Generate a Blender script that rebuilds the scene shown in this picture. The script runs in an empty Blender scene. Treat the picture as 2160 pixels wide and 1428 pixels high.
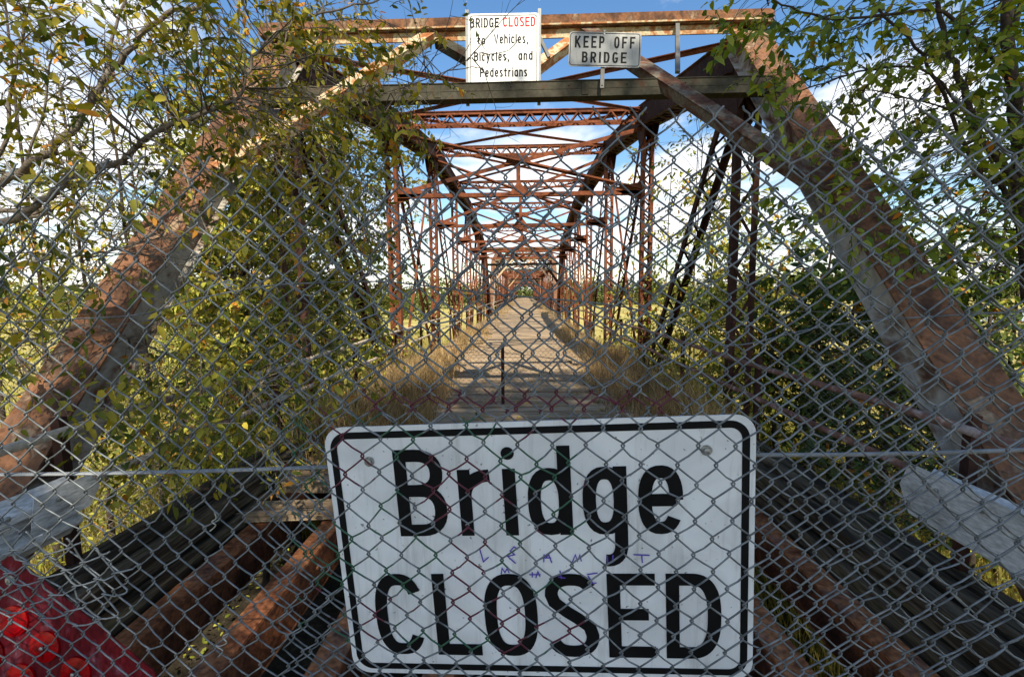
import bpy, math, random
import numpy as np
from mathutils import Vector, Matrix

random.seed(7)
RNG = np.random.default_rng(7)
S = bpy.context.scene
COL = S.collection
R = math.radians

# ---------------------------------------------------------------- camera
EYE = Vector((0, 0, 1.54))
FPX = 960.0                       # focal length in pixels of the 2160 px wide photograph
_d = Vector((28, 96, -FPX)).normalized()
_u = Vector((-0.0105, 1, 0)); _u.z = -(_u.x * _d.x + _u.y * _d.y) / _d.z; _u.normalize()
_r = _d.cross(_u)
cam = bpy.data.cameras.new('camera')
cam.sensor_width = 36.0
cam.lens = FPX / 2160 * 36.0
cam.clip_start = 0.02
cam.clip_end = 4000
co = bpy.data.objects.new('camera', cam)
COL.objects.link(co)
co.matrix_world = Matrix.Translation(EYE) @ Matrix((_r, _d, _u)).to_4x4()
S.camera = co
RW = Matrix((_r, _d, _u))         # camera axes -> world


def at(px, py, Y):
    """world point seen at photo pixel (px, py) on the plane y = Y"""
    r = RW @ Vector((px - 1080, 714 - py, -FPX))
    return EYE + r * (Y / r.y)


# ---------------------------------------------------------------- sun, sky, exposure
SUN_EL, SUN_AZ = R(46), R(166)    # azimuth from +Y towards +X: behind the camera, to the right
sdir = Vector((math.sin(SUN_AZ) * math.cos(SUN_EL), math.cos(SUN_AZ) * math.cos(SUN_EL), math.sin(SUN_EL)))
sl = bpy.data.lights.new('sun', 'SUN')
sl.energy = 5.0
sl.angle = R(0.5)
sl.color = (1.0, 0.92, 0.76)
so = bpy.data.objects.new('sun', sl)
COL.objects.link(so)
so.rotation_euler = sdir.to_track_quat('Z', 'Y').to_euler()
S.view_settings.view_transform = 'Standard'
S.view_settings.look = 'None'
S.view_settings.gamma = 1
S.view_settings.exposure = 0.8
S.cycles.max_bounces = 6
S.cycles.diffuse_bounces = 3
S.cycles.glossy_bounces = 2
S.cycles.transmission_bounces = 3
S.cycles.caustics_reflective = False
S.cycles.caustics_refractive = False

W = bpy.data.worlds.new('World')
S.world = W
W.use_nodes = True
nt = W.node_tree
nt.nodes.clear()


def N(t, typ, **kw):
    n = t.nodes.new(typ)
    for k, v in kw.items():
        if k.startswith('i_'):
            n.inputs[k[2:].replace('_', ' ')].default_value = v
        else:
            setattr(n, k, v)
    return n


def ramp(t, stops, src=None, interp='LINEAR'):
    n = t.nodes.new('ShaderNodeValToRGB')
    n.color_ramp.interpolation = interp
    e = n.color_ramp.elements
    while len(e) < len(stops):
        e.new(0.5)
    for q, (p, c) in zip(e, stops):
        q.position = p
        q.color = (*c, 1) if len(c) == 3 else c
    if src is not None:
        t.links.new(src, n.inputs[0])
    return n


def mathn(t, op, a, b=None, c=None, clamp=False):
    n = t.nodes.new('ShaderNodeMath')
    n.operation = op
    n.use_clamp = clamp
    for i, v in enumerate((a, b, c)):
        if v is None:
            continue
        if isinstance(v, (int, float)):
            n.inputs[i].default_value = v
        else:
            t.links.new(v, n.inputs[i])
    return n.outputs[0]


sky = N(nt, 'ShaderNodeTexSky', sky_type='NISHITA', sun_disc=False, sun_elevation=SUN_EL, sun_rotation=SUN_AZ)
sky.air_density = 1.15
sky.dust_density = 0.4
sky.ozone_density = 2.2
tc = N(nt, 'ShaderNodeTexCoord')
sep = N(nt, 'ShaderNodeSeparateXYZ')
nt.links.new(tc.outputs['Generated'], sep.inputs[0])
zc = mathn(nt, 'MAXIMUM', sep.outputs[2], 0.0)
den = mathn(nt, 'ADD', zc, 0.13)
cx_ = mathn(nt, 'DIVIDE', sep.outputs[0], den)
cy_ = mathn(nt, 'DIVIDE', sep.outputs[1], den)
cmb = N(nt, 'ShaderNodeCombineXYZ')
nt.links.new(cx_, cmb.inputs[0])
nt.links.new(cy_, cmb.inputs[1])
n1 = N(nt, 'ShaderNodeTexNoise', i_Scale=1.25, i_Detail=9.0, i_Roughness=0.56, i_Distortion=0.25)
n1.noise_dimensions = '3D'
mp = N(nt, 'ShaderNodeMapping')
mp.inputs['Location'].default_value = (3.3, 1.7, 0.4)
nt.links.new(cmb.outputs[0], mp.inputs[0])
nt.links.new(mp.outputs[0], n1.inputs['Vector'])
# large cumulus banks of the photograph, as directions in the sky
cov = None
for (bx, by, br, wgt) in ((1800, 190, 0.17, 0.20), (1420, -60, 0.16, 0.17), (250, 130, 0.22, 0.12), (90, 330, 0.2, 0.14),
                          (1250, 420, 0.26, 0.12), (620, 500, 0.3, 0.14), (1480, 330, 0.2, 0.08), (1900, 520, 0.3, 0.14),
                          (900, 60, 0.25, -0.2), (1330, 190, 0.12, -0.09), (1560, 30, 0.09, -0.10), (450, 20, 0.2, -0.06)):
    dv = (RW @ Vector((bx - 1080, 714 - by, -FPX))).normalized()
    dot = N(nt, 'ShaderNodeVectorMath', operation='DISTANCE')
    nt.links.new(tc.outputs['Generated'], dot.inputs[0])
    dot.inputs[1].default_value = dv
    g = mathn(nt, 'MULTIPLY', mathn(nt, 'SUBTRACT', 1.0, mathn(nt, 'DIVIDE', dot.outputs['Value'], br), clamp=True), wgt)
    cov = g if cov is None else mathn(nt, 'ADD', cov, g)
hz = mathn(nt, 'MULTIPLY', mathn(nt, 'SUBTRACT', 1.0, mathn(nt, 'MULTIPLY', zc, 2.6), clamp=True), 0.07)
dens = mathn(nt, 'ADD', mathn(nt, 'ADD', n1.outputs['Fac'], cov), hz)
cl = ramp(nt, [(0.0, (0, 0, 0)), (0.51, (0, 0, 0)), (0.60, (.62, .62, .62)), (0.73, (1, 1, 1))], dens)
shade = ramp(nt, [(0.55, (5.6, 5.8, 6.2)), (0.66, (7.6, 7.6, 7.6)), (1.0, (6.0, 6.1, 6.5))], dens)
for e_ in shade.color_ramp.elements:
    pass
mix = N(nt, 'ShaderNodeMix', data_type='RGBA')
nt.links.new(cl.outputs[0], mix.inputs['Factor'])
satn = N(nt, 'ShaderNodeHueSaturation', i_Saturation=1.2, i_Value=1.0)
nt.links.new(sky.outputs[0], satn.inputs['Color'])
nt.links.new(satn.outputs[0], mix.inputs['A'])
nt.links.new(shade.outputs[0], mix.inputs['B'])
bg = N(nt, 'ShaderNodeBackground', i_Strength=0.115)
nt.links.new(mix.outputs['Result'], bg.inputs[0])
wo = N(nt, 'ShaderNodeOutputWorld')
nt.links.new(bg.outputs[0], wo.inputs[0])


# ---------------------------------------------------------------- materials
def mat(name, rough=0.8, metal=0.0, spec=0.3):
    m = bpy.data.materials.new(name)
    m.use_nodes = True
    b = m.node_tree.nodes['Principled BSDF']
    b.inputs['Roughness'].default_value = rough
    b.inputs['Metallic'].default_value = metal
    b.inputs['Specular IOR Level'].default_value = spec
    return m, m.node_tree, b


def flat(name, c, rough=0.8, metal=0.0, spec=0.3, var=0.0, vscale=8.0):
    m, t, b = mat(name, rough, metal, spec)
    if var:
        g = N(t, 'ShaderNodeNewGeometry')
        n = N(t, 'ShaderNodeTexNoise', i_Scale=vscale, i_Detail=5.0)
        t.links.new(g.outputs['Position'], n.inputs['Vector'])
        r_ = ramp(t, [(0.3, tuple(x * (1 - var) for x in c)), (0.7, tuple(min(1, x * (1 + var)) for x in c))], n.outputs['Fac'])
        t.links.new(r_.outputs[0], b.inputs['Base Color'])
    else:
        b.inputs['Base Color'].default_value = (*c, 1)
    return m


def multi(name, stops, scale=3.0, detail=8.0, rough=0.85, fine=None, bump=0.0, stretch=None, spec=0.10, rrough=None, dist=0.4):
    """patchy surface: noise -> ramp of colours, fine second noise, bump"""
    m, t, b = mat(name, rough, 0.0, spec)
    g = N(t, 'ShaderNodeNewGeometry')
    src = g.outputs['Position']
    if stretch:
        mpn = N(t, 'ShaderNodeMapping')
        mpn.inputs['Scale'].default_value = stretch
        t.links.new(src, mpn.inputs[0])
        src = mpn.outputs[0]
    n = N(t, 'ShaderNodeTexNoise', i_Scale=scale, i_Detail=detail, i_Roughness=0.62, i_Distortion=dist)
    t.links.new(src, n.inputs['Vector'])
    rp = ramp(t, stops, n.outputs['Fac'])
    out = rp.outputs[0]
    n2 = N(t, 'ShaderNodeTexNoise', i_Scale=scale * 9, i_Detail=4.0)
    t.links.new(src, n2.inputs['Vector'])
    if fine:
        mx = N(t, 'ShaderNodeMix', data_type='RGBA', blend_type='MULTIPLY')
        mx.inputs['Factor'].default_value = 1.0
        r2 = ramp(t, [(0.3, (1 - fine,) * 3), (0.7, (1 + fine * 0.4,) * 3)], n2.outputs['Fac'])
        t.links.new(out, mx.inputs['A'])
        t.links.new(r2.outputs[0], mx.inputs['B'])
        out = mx.outputs['Result']
    t.links.new(out, b.inputs['Base Color'])
    if bump:
        bn = N(t, 'ShaderNodeBump', i_Strength=bump, i_Distance=0.01)
        t.links.new(n2.outputs['Fac'], bn.inputs['Height'])
        t.links.new(bn.outputs[0], b.inputs['Normal'])
    return m


M = {}
M['rust'] = multi('rust_red', [(0.25, (.035, .016, .011)), (0.42, (.10, .036, .020)), (0.55, (.21, .068, .030)), (0.64, (.13, .046, .026)), (0.78, (.06, .026, .018))], 2.2, fine=.35, bump=.3)
M['rust_dark'] = multi('rust_dark', [(0.25, (.018, .010, .009)), (0.5, (.045, .022, .017)), (0.68, (.09, .037, .024)), (0.8, (.03, .017, .014))], 2.6, fine=.35, bump=.3)
M['cover'] = multi('rusted_cover_plate', [(0.30, (.040, .024, .017)), (0.42, (.10, .052, .032)), (0.51, (.21, .098, .050)), (0.57, (.12, .066, .042)), (0.64, (.29, .20, .125)), (0.76, (.085, .046, .030))], 3.6, fine=.3, bump=.35)
M['cream'] = multi('weathered_cream_paint', [(0.36, (.09, .04, .025)), (0.43, (.22, .165, .12)), (0.50, (.38, .35, .30)), (0.59, (.29, .26, .21)), (0.64, (.15, .07, .042)), (.75, (.08, .04, .028))], 2.4, fine=.12, bump=.15)
M['knee'] = multi('knee_brace_rust', [(0.32, (.05, .026, .018)), (0.45, (.10, .05, .032)), (0.54, (.15, .13, .10)), (0.62, (.12, .05, .03)), (0.8, (.06, .03, .02))], 3.4, fine=.3, bump=.3)
M['webrust'] = multi('web_rust', [(0.3, (.035, .016, .010)), (0.46, (.10, .036, .018)), (0.58, (.22, .075, .03)), (0.7, (.06, .028, .018))], 4.5, fine=.45, bump=.4)
M['portal'] = multi('portal_green_grey_paint', [(0.3, (.035, .018, .012)), (0.42, (.045, .040, .028)), (0.58, (.070, .064, .046)), (0.68, (.085, .038, .022)), (0.8, (.04, .032, .024))], 3.0, fine=.25, bump=.2)
M['flake'] = multi('flaking_paint_rust', [(0.35, (.26, .09, .035)), (0.46, (.36, .17, .07)), (0.54, (.48, .42, .28)), (0.62, (.38, .24, .11)), (0.72, (.20, .07, .03))], 6.0, fine=.3, bump=.3)
M['stringer'] = multi('stringer_orange_rust', [(0.3, (.10, .035, .018)), (0.42, (.22, .08, .035)), (0.52, (.36, .145, .06)), (0.60, (.24, .115, .07)), (.7, (.09, .04, .026))], 4.0, fine=.55, bump=.3)
M['rail'] = multi('rail_peeling_white', [(0.38, (.18, .07, .035)), (0.48, (.46, .40, .31)), (0.62, (.34, .28, .21)), (0.70, (.16, .06, .035))], 9.0, fine=.2)
M['railrust'] = multi('rail_brown', [(0.35, (.12, .06, .045)), (0.55, (.22, .12, .09)), (0.66, (.42, .34, .30)), (0.8, (.14, .07, .05))], 8.0, fine=.2)
M['plank'] = multi('weathered_plank', [(0.3, (.15, .10, .06)), (0.5, (.34, .245, .15)), (0.7, (.50, .385, .25))], 1.2, fine=.4, bump=.5, stretch=(0.5, 6, 6))
M['timber'] = multi('mossy_timber', [(0.3, (.010, .007, .005)), (0.46, (.040, .029, .018)), (0.57, (.13, .10, .065)), (0.64, (.045, .046, .013)), (.8, (.022, .016, .010))], 1.6, fine=.5, bump=.6, stretch=(7, .6, 7))
M['galv'] = multi('galvanised_sheet', [(0.30, (.26, .24, .21)), (0.40, (.50, .49, .46)), (0.56, (.68, .66, .62)), (0.72, (.46, .45, .42))], 6, fine=.4, rough=.5, spec=.4, stretch=(1, .5, 2.2), bump=.2)
M['steelbar'] = flat('grey_post_steel', (.13, .125, .115), .6, 0.3, var=.25)
M['bolt'] = flat('zinc_bolt', (.34, .34, .31), .4, 0.6, var=.5, vscale=200)
M['rope'] = flat('steel_rope', (.28, .29, .30), .5, 0.35, var=.2, vscale=30)
M['signback'] = flat('sign_aluminium', (.6, .6, .6), .4, .6)
M['black'] = flat('sign_black', (.007, .007, .007), .6, 0, .12, var=.3, vscale=14)
M['redtext'] = flat('sign_red', (.50, .008, .012), .6, 0, .12)
M['bark'] = multi('bark_grey', [(0.3, (.07, .055, .042)), (0.55, (.17, .14, .11)), (0.75, (.28, .25, .21))], 9, fine=.4, bump=.5)
M['barkdark'] = multi('bark_dark', [(0.3, (.025, .020, .016)), (0.55, (.07, .052, .040)), (0.75, (.13, .10, .08))], 9, fine=.4, bump=.5)
M['ink'] = flat('purple_marker', (.12, .07, .42), .6)


def m_sign(name, c, glare=False):
    m, t, b = mat(name, .5, 0, .2)
    g = N(t, 'ShaderNodeNewGeometry')
    n = N(t, 'ShaderNodeTexNoise', i_Scale=5.0, i_Detail=6.0, i_Distortion=1.2)
    t.links.new(g.outputs['Position'], n.inputs['Vector'])
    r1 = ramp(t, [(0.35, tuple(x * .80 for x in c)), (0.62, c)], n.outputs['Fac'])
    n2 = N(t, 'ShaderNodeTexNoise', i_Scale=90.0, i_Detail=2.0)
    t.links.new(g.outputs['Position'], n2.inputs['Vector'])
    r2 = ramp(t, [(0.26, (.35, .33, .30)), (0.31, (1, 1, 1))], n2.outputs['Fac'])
    mx = N(t, 'ShaderNodeMix', data_type='RGBA', blend_type='MULTIPLY')
    mx.inputs['Factor'].default_value = 1
    t.links.new(r1.outputs[0], mx.inputs['A'])
    t.links.new(r2.outputs[0], mx.inputs['B'])
    mpn = N(t, 'ShaderNodeMapping')
    mpn.inputs['Scale'].default_value = (26, 26, 1.6)
    t.links.new(g.outputs['Position'], mpn.inputs[0])
    n4 = N(t, 'ShaderNodeTexNoise', i_Scale=1.0, i_Detail=5.0, i_Roughness=.7)
    t.links.new(mpn.outputs[0], n4.inputs['Vector'])
    r4 = ramp(t, [(0.30, (.72, .70, .66)), (0.46, (1, 1, 1))], n4.outputs['Fac'])
    mx2 = N(t, 'ShaderNodeMix', data_type='RGBA', blend_type='MULTIPLY')
    mx2.inputs['Factor'].default_value = .8
    t.links.new(mx.outputs['Result'], mx2.inputs['A'])
    t.links.new(r4.outputs[0], mx2.inputs['B'])
    t.links.new(mx2.outputs['Result'], b.inputs['Base Color'])
    bn = N(t, 'ShaderNodeBump', i_Strength=.25, i_Distance=.004)
    t.links.new(n.outputs['Fac'], bn.inputs['Height'])
    t.links.new(bn.outputs[0], b.inputs['Normal'])
    return m


M['white'] = m_sign('sign_white', (.87, .87, .86))
M['white2'] = m_sign('sign_white_upper', (.84, .83, .80))
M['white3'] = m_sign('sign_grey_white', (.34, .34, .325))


def m_wire():
    m, t, b = mat('galvanised_wire', .45, .25, .5)
    g = N(t, 'ShaderNodeNewGeometry')
    n = N(t, 'ShaderNodeTexNoise', i_Scale=40.0, i_Detail=3.0)
    t.links.new(g.outputs['Position'], n.inputs['Vector'])
    base = ramp(t, [(0.35, (.085, .093, .096)), (0.65, (.205, .220, .225))], n.outputs['Fac'])
    # streaks of red and green spray paint on the wires in front of the sign
    sp = N(t, 'ShaderNodeSeparateXYZ')
    t.links.new(g.outputs['Position'], sp.inputs[0])
    n3 = N(t, 'ShaderNodeTexNoise', i_Scale=9.0, i_Detail=2.0)
    t.links.new(g.outputs['Position'], n3.inputs['Vector'])
    dx = mathn(t, 'ABSOLUTE', mathn(t, 'ADD', sp.outputs[0], 0.20))
    dz = mathn(t, 'ABSOLUTE', mathn(t, 'SUBTRACT', sp.outputs[2], 1.02))
    inn = mathn(t, 'MULTIPLY', mathn(t, 'LESS_THAN', dx, .32), mathn(t, 'LESS_THAN', dz, .27))
    redm = mathn(t, 'MULTIPLY', inn, mathn(t, 'GREATER_THAN', n3.outputs['Fac'], .575))
    grm = mathn(t, 'MULTIPLY', inn, mathn(t, 'LESS_THAN', n3.outputs['Fac'], .43))
    zline = mathn(t, 'MULTIPLY', mathn(t, 'LESS_THAN', mathn(t, 'ABSOLUTE', mathn(t, 'SUBTRACT', sp.outputs[2], 1.318)), .017),
                  mathn(t, 'LESS_THAN', mathn(t, 'ABSOLUTE', mathn(t, 'ADD', sp.outputs[0], .02)), .34))
    a = N(t, 'ShaderNodeMix', data_type='RGBA'); a.inputs['B'].default_value = (.10, .014, .028, 1)
    t.links.new(mathn(t, 'MAXIMUM', redm, zline), a.inputs['Factor']); t.links.new(base.outputs[0], a.inputs['A'])
    c = N(t, 'ShaderNodeMix', data_type='RGBA'); c.inputs['B'].default_value = (.03, .10, .055, 1)
    t.links.new(grm, c.inputs['Factor']); t.links.new(a.outputs['Result'], c.inputs['A'])
    t.links.new(c.outputs['Result'], b.inputs['Base Color'])
    return m


M['wire'] = m_wire()
M['wire_far'] = flat('old_fence_wire', (.16, .14, .12), .6, .2, var=.3)


def m_leaf(name, stops, trans=.26):
    m = bpy.data.materials.new(name)
    m.use_nodes = True
    t = m.node_tree
    t.nodes.clear()
    at_ = N(t, 'ShaderNodeAttribute', attribute_name='tint')
    rp = ramp(t, stops, at_.outputs['Fac'])
    d = N(t, 'ShaderNodeBsdfPrincipled')
    d.inputs['Roughness'].default_value = .6
    d.inputs['Specular IOR Level'].default_value = .14
    tr = N(t, 'ShaderNodeBsdfTranslucent')
    hs = N(t, 'ShaderNodeHueSaturation', i_Saturation=1.15, i_Value=1.5, i_Hue=0.49)
    t.links.new(rp.outputs[0], d.inputs['Base Color'])
    t.links.new(rp.outputs[0], hs.inputs['Color'])
    t.links.new(hs.outputs[0], tr.inputs['Color'])
    mx = N(t, 'ShaderNodeMixShader')
    mx.inputs[0].default_value = trans
    t.links.new(d.outputs[0], mx.inputs[1])
    t.links.new(tr.outputs[0], mx.inputs[2])
    o = N(t, 'ShaderNodeOutputMaterial')
    t.links.new(mx.outputs[0], o.inputs[0])
    return m


M['leaf_olive'] = m_leaf('leaf_olive', [(0, (.065, .085, .012)), (.32, (.19, .18, .022)), (.66, (.38, .31, .038)), (.93, (.46, .35, .05)), (1, (.44, .19, .025))])
M['leaf_green'] = m_leaf('leaf_green', [(0, (.045, .075, .012)), (.4, (.14, .185, .024)), (.8, (.30, .31, .042)), (.96, (.34, .24, .03)), (1, (.40, .15, .02))])
M['leaf_bush'] = m_leaf('leaf_bush', [(0, (.055, .085, .012)), (.35, (.18, .20, .026)), (.7, (.40, .38, .055)), (.95, (.46, .40, .08)), (1, (.42, .20, .03))])
M['leaf_dark'] = m_leaf('leaf_dark', [(0, (.025, .048, .014)), (.5, (.060, .095, .020)), (.88, (.14, .16, .028)), (.97, (.36, .20, .03)), (1, (.42, .16, .02))])
M['leaf_far'] = m_leaf('leaf_far', [(0, (.06, .085, .022)), (.6, (.11, .14, .04)), (1, (.20, .19, .07))], .2)
M['grass_dry'] = m_leaf('grass_dry', [(0, (.10, .11, .025)), (.12, (.22, .15, .05)), (.3, (.26, .15, .06)), (.6, (.46, .31, .14)), (1, (.64, .48, .25))], .3)
M['grass_gold'] = m_leaf('grass_gold', [(0, (.12, .12, .025)), (.5, (.30, .25, .06)), (1, (.50, .40, .12))], .35)


# ---------------------------------------------------------------- mesh helpers
def wloc(o):
    v = Vector((0, 0, 0))
    while o is not None:
        v = v + o.location
        o = o.parent
    return v


class MB:
    def __init__(self):
        self.v = []
        self.f = []
        self.fm = []
        self.m = 0

    def add(self, vs, fs):
        b = len(self.v)
        self.v += [tuple(p) for p in vs]
        self.f += [tuple(b + i for i in f) for f in fs]
        self.fm += [self.m] * len(fs)

    def obox(self, c, a, b, n):
        """box from centre and three half-extent vectors"""
        c, a, b, n = Vector(c), Vector(a), Vector(b), Vector(n)
        vs = [c + sa * a + sb * b + sn * n for sn in (-1, 1) for sb in (-1, 1) for sa in (-1, 1)]
        fs = [(0, 2, 3, 1), (4, 5, 7, 6), (0, 1, 5, 4), (2, 6, 7, 3), (0, 4, 6, 2), (1, 3, 7, 5)]
        self.add(vs, fs)

    def box(self, c, s):
        self.obox(c, (s[0] / 2, 0, 0), (0, s[1] / 2, 0), (0, 0, s[2] / 2))

    def bar(self, p0, p1, side, w, h, off=(0, 0, 0)):
        """bar p0->p1, width w along side, height h perpendicular"""
        p0, p1 = Vector(p0) + Vector(off), Vector(p1) + Vector(off)
        ax = p1 - p0
        L = ax.length
        ax.normalize()
        s = Vector(side)
        s = (s - ax * s.dot(ax)).normalized()
        n = ax.cross(s)
        self.obox((p0 + p1) / 2, ax * L / 2, s * w / 2, n * h / 2)

    def tube(self, pts, r, n=6, cap=True):
        pts = [Vector(p) for p in pts]
        k = len(pts)
        rs = r if isinstance(r, (list, tuple)) else [r] * k
        up = None
        rings = []
        for i in range(k):
            t = (pts[min(i + 1, k - 1)] - pts[max(i - 1, 0)])
            if t.length < 1e-9:
                t = Vector((0, 0, 1))
            t.normalize()
            if up is None:
                up = Vector((0, 0, 1)) if abs(t.z) < .9 else Vector((1, 0, 0))
            up = (up - t * up.dot(t))
            if up.length < 1e-6:
                up = t.orthogonal()
            up.normalize()
            s = t.cross(up)
            rings.append([pts[i] + (up * math.cos(2 * math.pi * j / n) + s * math.sin(2 * math.pi * j / n)) * rs[i] for j in range(n)])
        b = len(self.v)
        for g in rings:
            self.v += [tuple(p) for p in g]
        for i in range(k - 1):
            for j in range(n):
                j2 = (j + 1) % n
                self.f.append((b + i * n + j, b + i * n + j2, b + (i + 1) * n + j2, b + (i + 1) * n + j))
                self.fm.append(self.m)
        if cap:
            self.f.append(tuple(b + j for j in reversed(range(n))))
            self.f.append(tuple(b + (k - 1) * n + j for j in range(n)))
            self.fm += [self.m] * 2

    def disc(self, c, ax, r, h, n=12, dome=0.0):
        """short cylinder starting at c along ax, with a domed top"""
        c, ax = Vector(c), Vector(ax).normalized()
        s = ax.orthogonal().normalized()
        t = ax.cross(s)
        prof = [(r, 0), (r, h)]
        if dome:
            prof += [(r * .8, h + dome * .45), (r * .45, h + dome * .85)]
        b = len(self.v)
        for (rr, hh) in prof:
            for j in range(n):
                a = 2 * math.pi * j / n
                self.v.append(tuple(c + ax * hh + (s * math.cos(a) + t * math.sin(a)) * rr))
        for i in range(len(prof) - 1):
            for j in range(n):
                j2 = (j + 1) % n
                self.f.append((b + i * n + j, b + i * n + j2, b + (i + 1) * n + j2, b + (i + 1) * n + j))
                self.fm.append(self.m)
        top = b + (len(prof) - 1) * n
        self.v.append(tuple(c + ax * (prof[-1][1] + dome * .15)))
        for j in range(n):
            self.f.append((top + j, top + (j + 1) % n, len(self.v) - 1))
            self.fm.append(self.m)

    def build(self, name, mats, parent=None, origin=None, smooth=False):
        if not isinstance(mats, (list, tuple)):
            mats = [mats]
        o_ = wloc(parent) if parent is not None else (Vector(origin) if origin is not None else Vector((0, 0, 0)))
        me = bpy.data.meshes.new(name)
        me.from_pydata([(x - o_.x, y - o_.y, z - o_.z) for x, y, z in self.v], [], self.f)
        for m_ in mats:
            me.materials.append(m_)
        if len(mats) > 1:
            me.polygons.foreach_set('material_index', self.fm)
        if smooth:
            me.polygons.foreach_set('use_smooth', [True] * len(me.polygons))
        me.update()
        o = bpy.data.objects.new(name, me)
        COL.objects.link(o)
        if parent is not None:
            o.parent = parent
        elif origin is not None:
            o.location = origin
        return o


def tag(o, label=None, cat=None, group=None, kind=None):
    if label: o['label'] = label
    if cat: o['category'] = cat
    if group: o['group'] = group
    if kind: o['kind'] = kind
    return o


def empty(name, loc, label=None, cat=None, group=None):
    o = bpy.data.objects.new(name, None)
    o.empty_display_size = .2
    o.location = loc
    COL.objects.link(o)
    return tag(o, label, cat, group)


def copy_tree(o, parent=None):
    c = o.copy()
    COL.objects.link(c)
    c.parent = parent
    for ch in [q for q in bpy.data.objects if q.parent is o]:
        copy_tree(ch, c)
    return c


# ---------------------------------------------------------------- steel members
X, Y_, Z = Vector((1, 0, 0)), Vector((0, 1, 0)), Vector((0, 0, 1))


def lattice(mb, p0, p1, side, w, d, fl=.055, th=.012, pitch=None, lace=.032, both=True, web=True):
    """two channels (flanges fl, webs d deep) joined by zigzag lacing bars"""
    p0, p1 = Vector(p0), Vector(p1)
    ax = (p1 - p0)
    L = ax.length
    ax.normalize()
    s = Vector(side)
    s = (s - ax * s.dot(ax)).normalized()
    n = ax.cross(s)
    for sg in (-1, 1):
        if web:
            mb.obox((p0 + p1) / 2 + s * sg * (w / 2 - th / 2), ax * L / 2, s * th / 2, n * (d / 2 - th))
        for sn in ((-1, 1) if both else (-1,)):
            mb.obox((p0 + p1) / 2 + s * sg * (w / 2 - fl / 2) + n * sn * (d / 2 - th / 2), ax * L / 2, s * fl / 2, n * th / 2)
    pitch = pitch or w * .95
    k = max(2, int(round(L / pitch)))
    for sn in ((-1, 1) if both else (-1,)):
        for i in range(k):
            a = p0 + ax * (L * i / k)
            b = p0 + ax * (L * (i + 1) / k)
            s0 = (w / 2 - fl * .6) * (1 if i % 2 else -1)
            q = n * sn * (d / 2 + .004 + (.0015 if i % 2 else 0))
            mb.bar(a + s * s0 + q, b - s * s0 + q, s, lace, .008)


def rivets(mb, p0, p1, nrm, step, r=.014):
    p0, p1 = Vector(p0), Vector(p1)
    L = (p1 - p0).length
    k = int(L / step)
    nrm = Vector(nrm).normalized()
    s = nrm.orthogonal().normalized()
    t = nrm.cross(s)
    for i in range(k):
        c = p0.lerp(p1, (i + .5) / k)
        vs = [c + (s * math.cos(a) + t * math.sin(a)) * r for a in [j * math.pi / 3 for j in range(6)]] + [c + nrm * r * .8]
        mb.add(vs, [(j, (j + 1) % 6, 6) for j in range(6)])


def gusset(mb, pts, th, nrm):
    nrm = Vector(nrm).normalized() * th / 2
    n = len(pts)
    vs = [Vector(p) - nrm for p in pts] + [Vector(p) + nrm for p in pts]
    fs = [tuple(range(n)), tuple(reversed(range(n, 2 * n)))] + [(i, i + n, (i + 1) % n + n, (i + 1) % n) for i in range(n)]
    mb.add(vs, fs)


PANEL, NP_ = 4.45, 8
BX, Y0 = -0.13, 1.20                     # bridge centre line, first bearing
HW = 2.75                                # half distance between the trusses
HT = {0: -.75, 1: 4.52, 2: 5.46, 3: 6.14, 4: 6.15, 5: 6.14, 6: 5.60, 7: 4.80, 8: -.75}
HB = -.90
SW = 3.66                                # height of the lower sway struts
CH = .34                                 # chord depth


def node(k, side, z=None):
    return Vector((BX + side * HW, Y0 + PANEL * k, HT[k] if z is None else z))


def box_member(par, name, pts, mats, w=.38, h=.40, riv=True, split=True):
    """built-up chord: cover plate on top, web plates, laced underside; pts are on the top line"""
    grp = None
    cov, webs, lac = MB(), MB(), MB()
    for a, b in zip(pts[:-1], pts[1:]):
        a, b = Vector(a), Vector(b)
        ax = (b - a)
        L = ax.length
        ax.normalize()
        n = X.cross(ax)
        if n.z < 0:
            n = -n
        mid = (a + b) / 2
        cov.obox(mid - n * .006, ax * L / 2, X * w / 2, n * .006)
        if riv:
            for sg in (-1, 1):
                rivets(cov, a + X * sg * (w / 2 - .03), b + X * sg * (w / 2 - .03), n, .12, .017)
        for sg in (-1, 1):
            webs.obox(mid - n * (.0125 + h / 2) + X * sg * (w / 2 - .045), ax * L / 2, X * .006, n * (h / 2))
            webs.obox(mid - n * (.012 + h + .005) + X * sg * (w / 2 - .045 + .030), ax * L / 2, X * .045, n * .005)
        k = int(L / .22)
        for i in range(k):
            c0 = a + ax * (L * i / k) - n * (h + .024)
            c1 = a + ax * (L * (i + 1) / k) - n * (h + .024)
            sx = (w / 2 - .03) * (1 if i % 2 else -1)
            lac.bar(c0 + X * sx, c1 - X * sx, X, .05, .008)
    if split:
        o = cov.build(name, mats[0], par)
        webs.build('web_plate', mats[1], o)
        lac.build('lacing', mats[2], o)
    else:
        o = cov.build(name, mats[0], par)
        webs.build('web_plate', mats[1], o)
        lac.build('lacing', mats[2], o)
    return o


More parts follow.
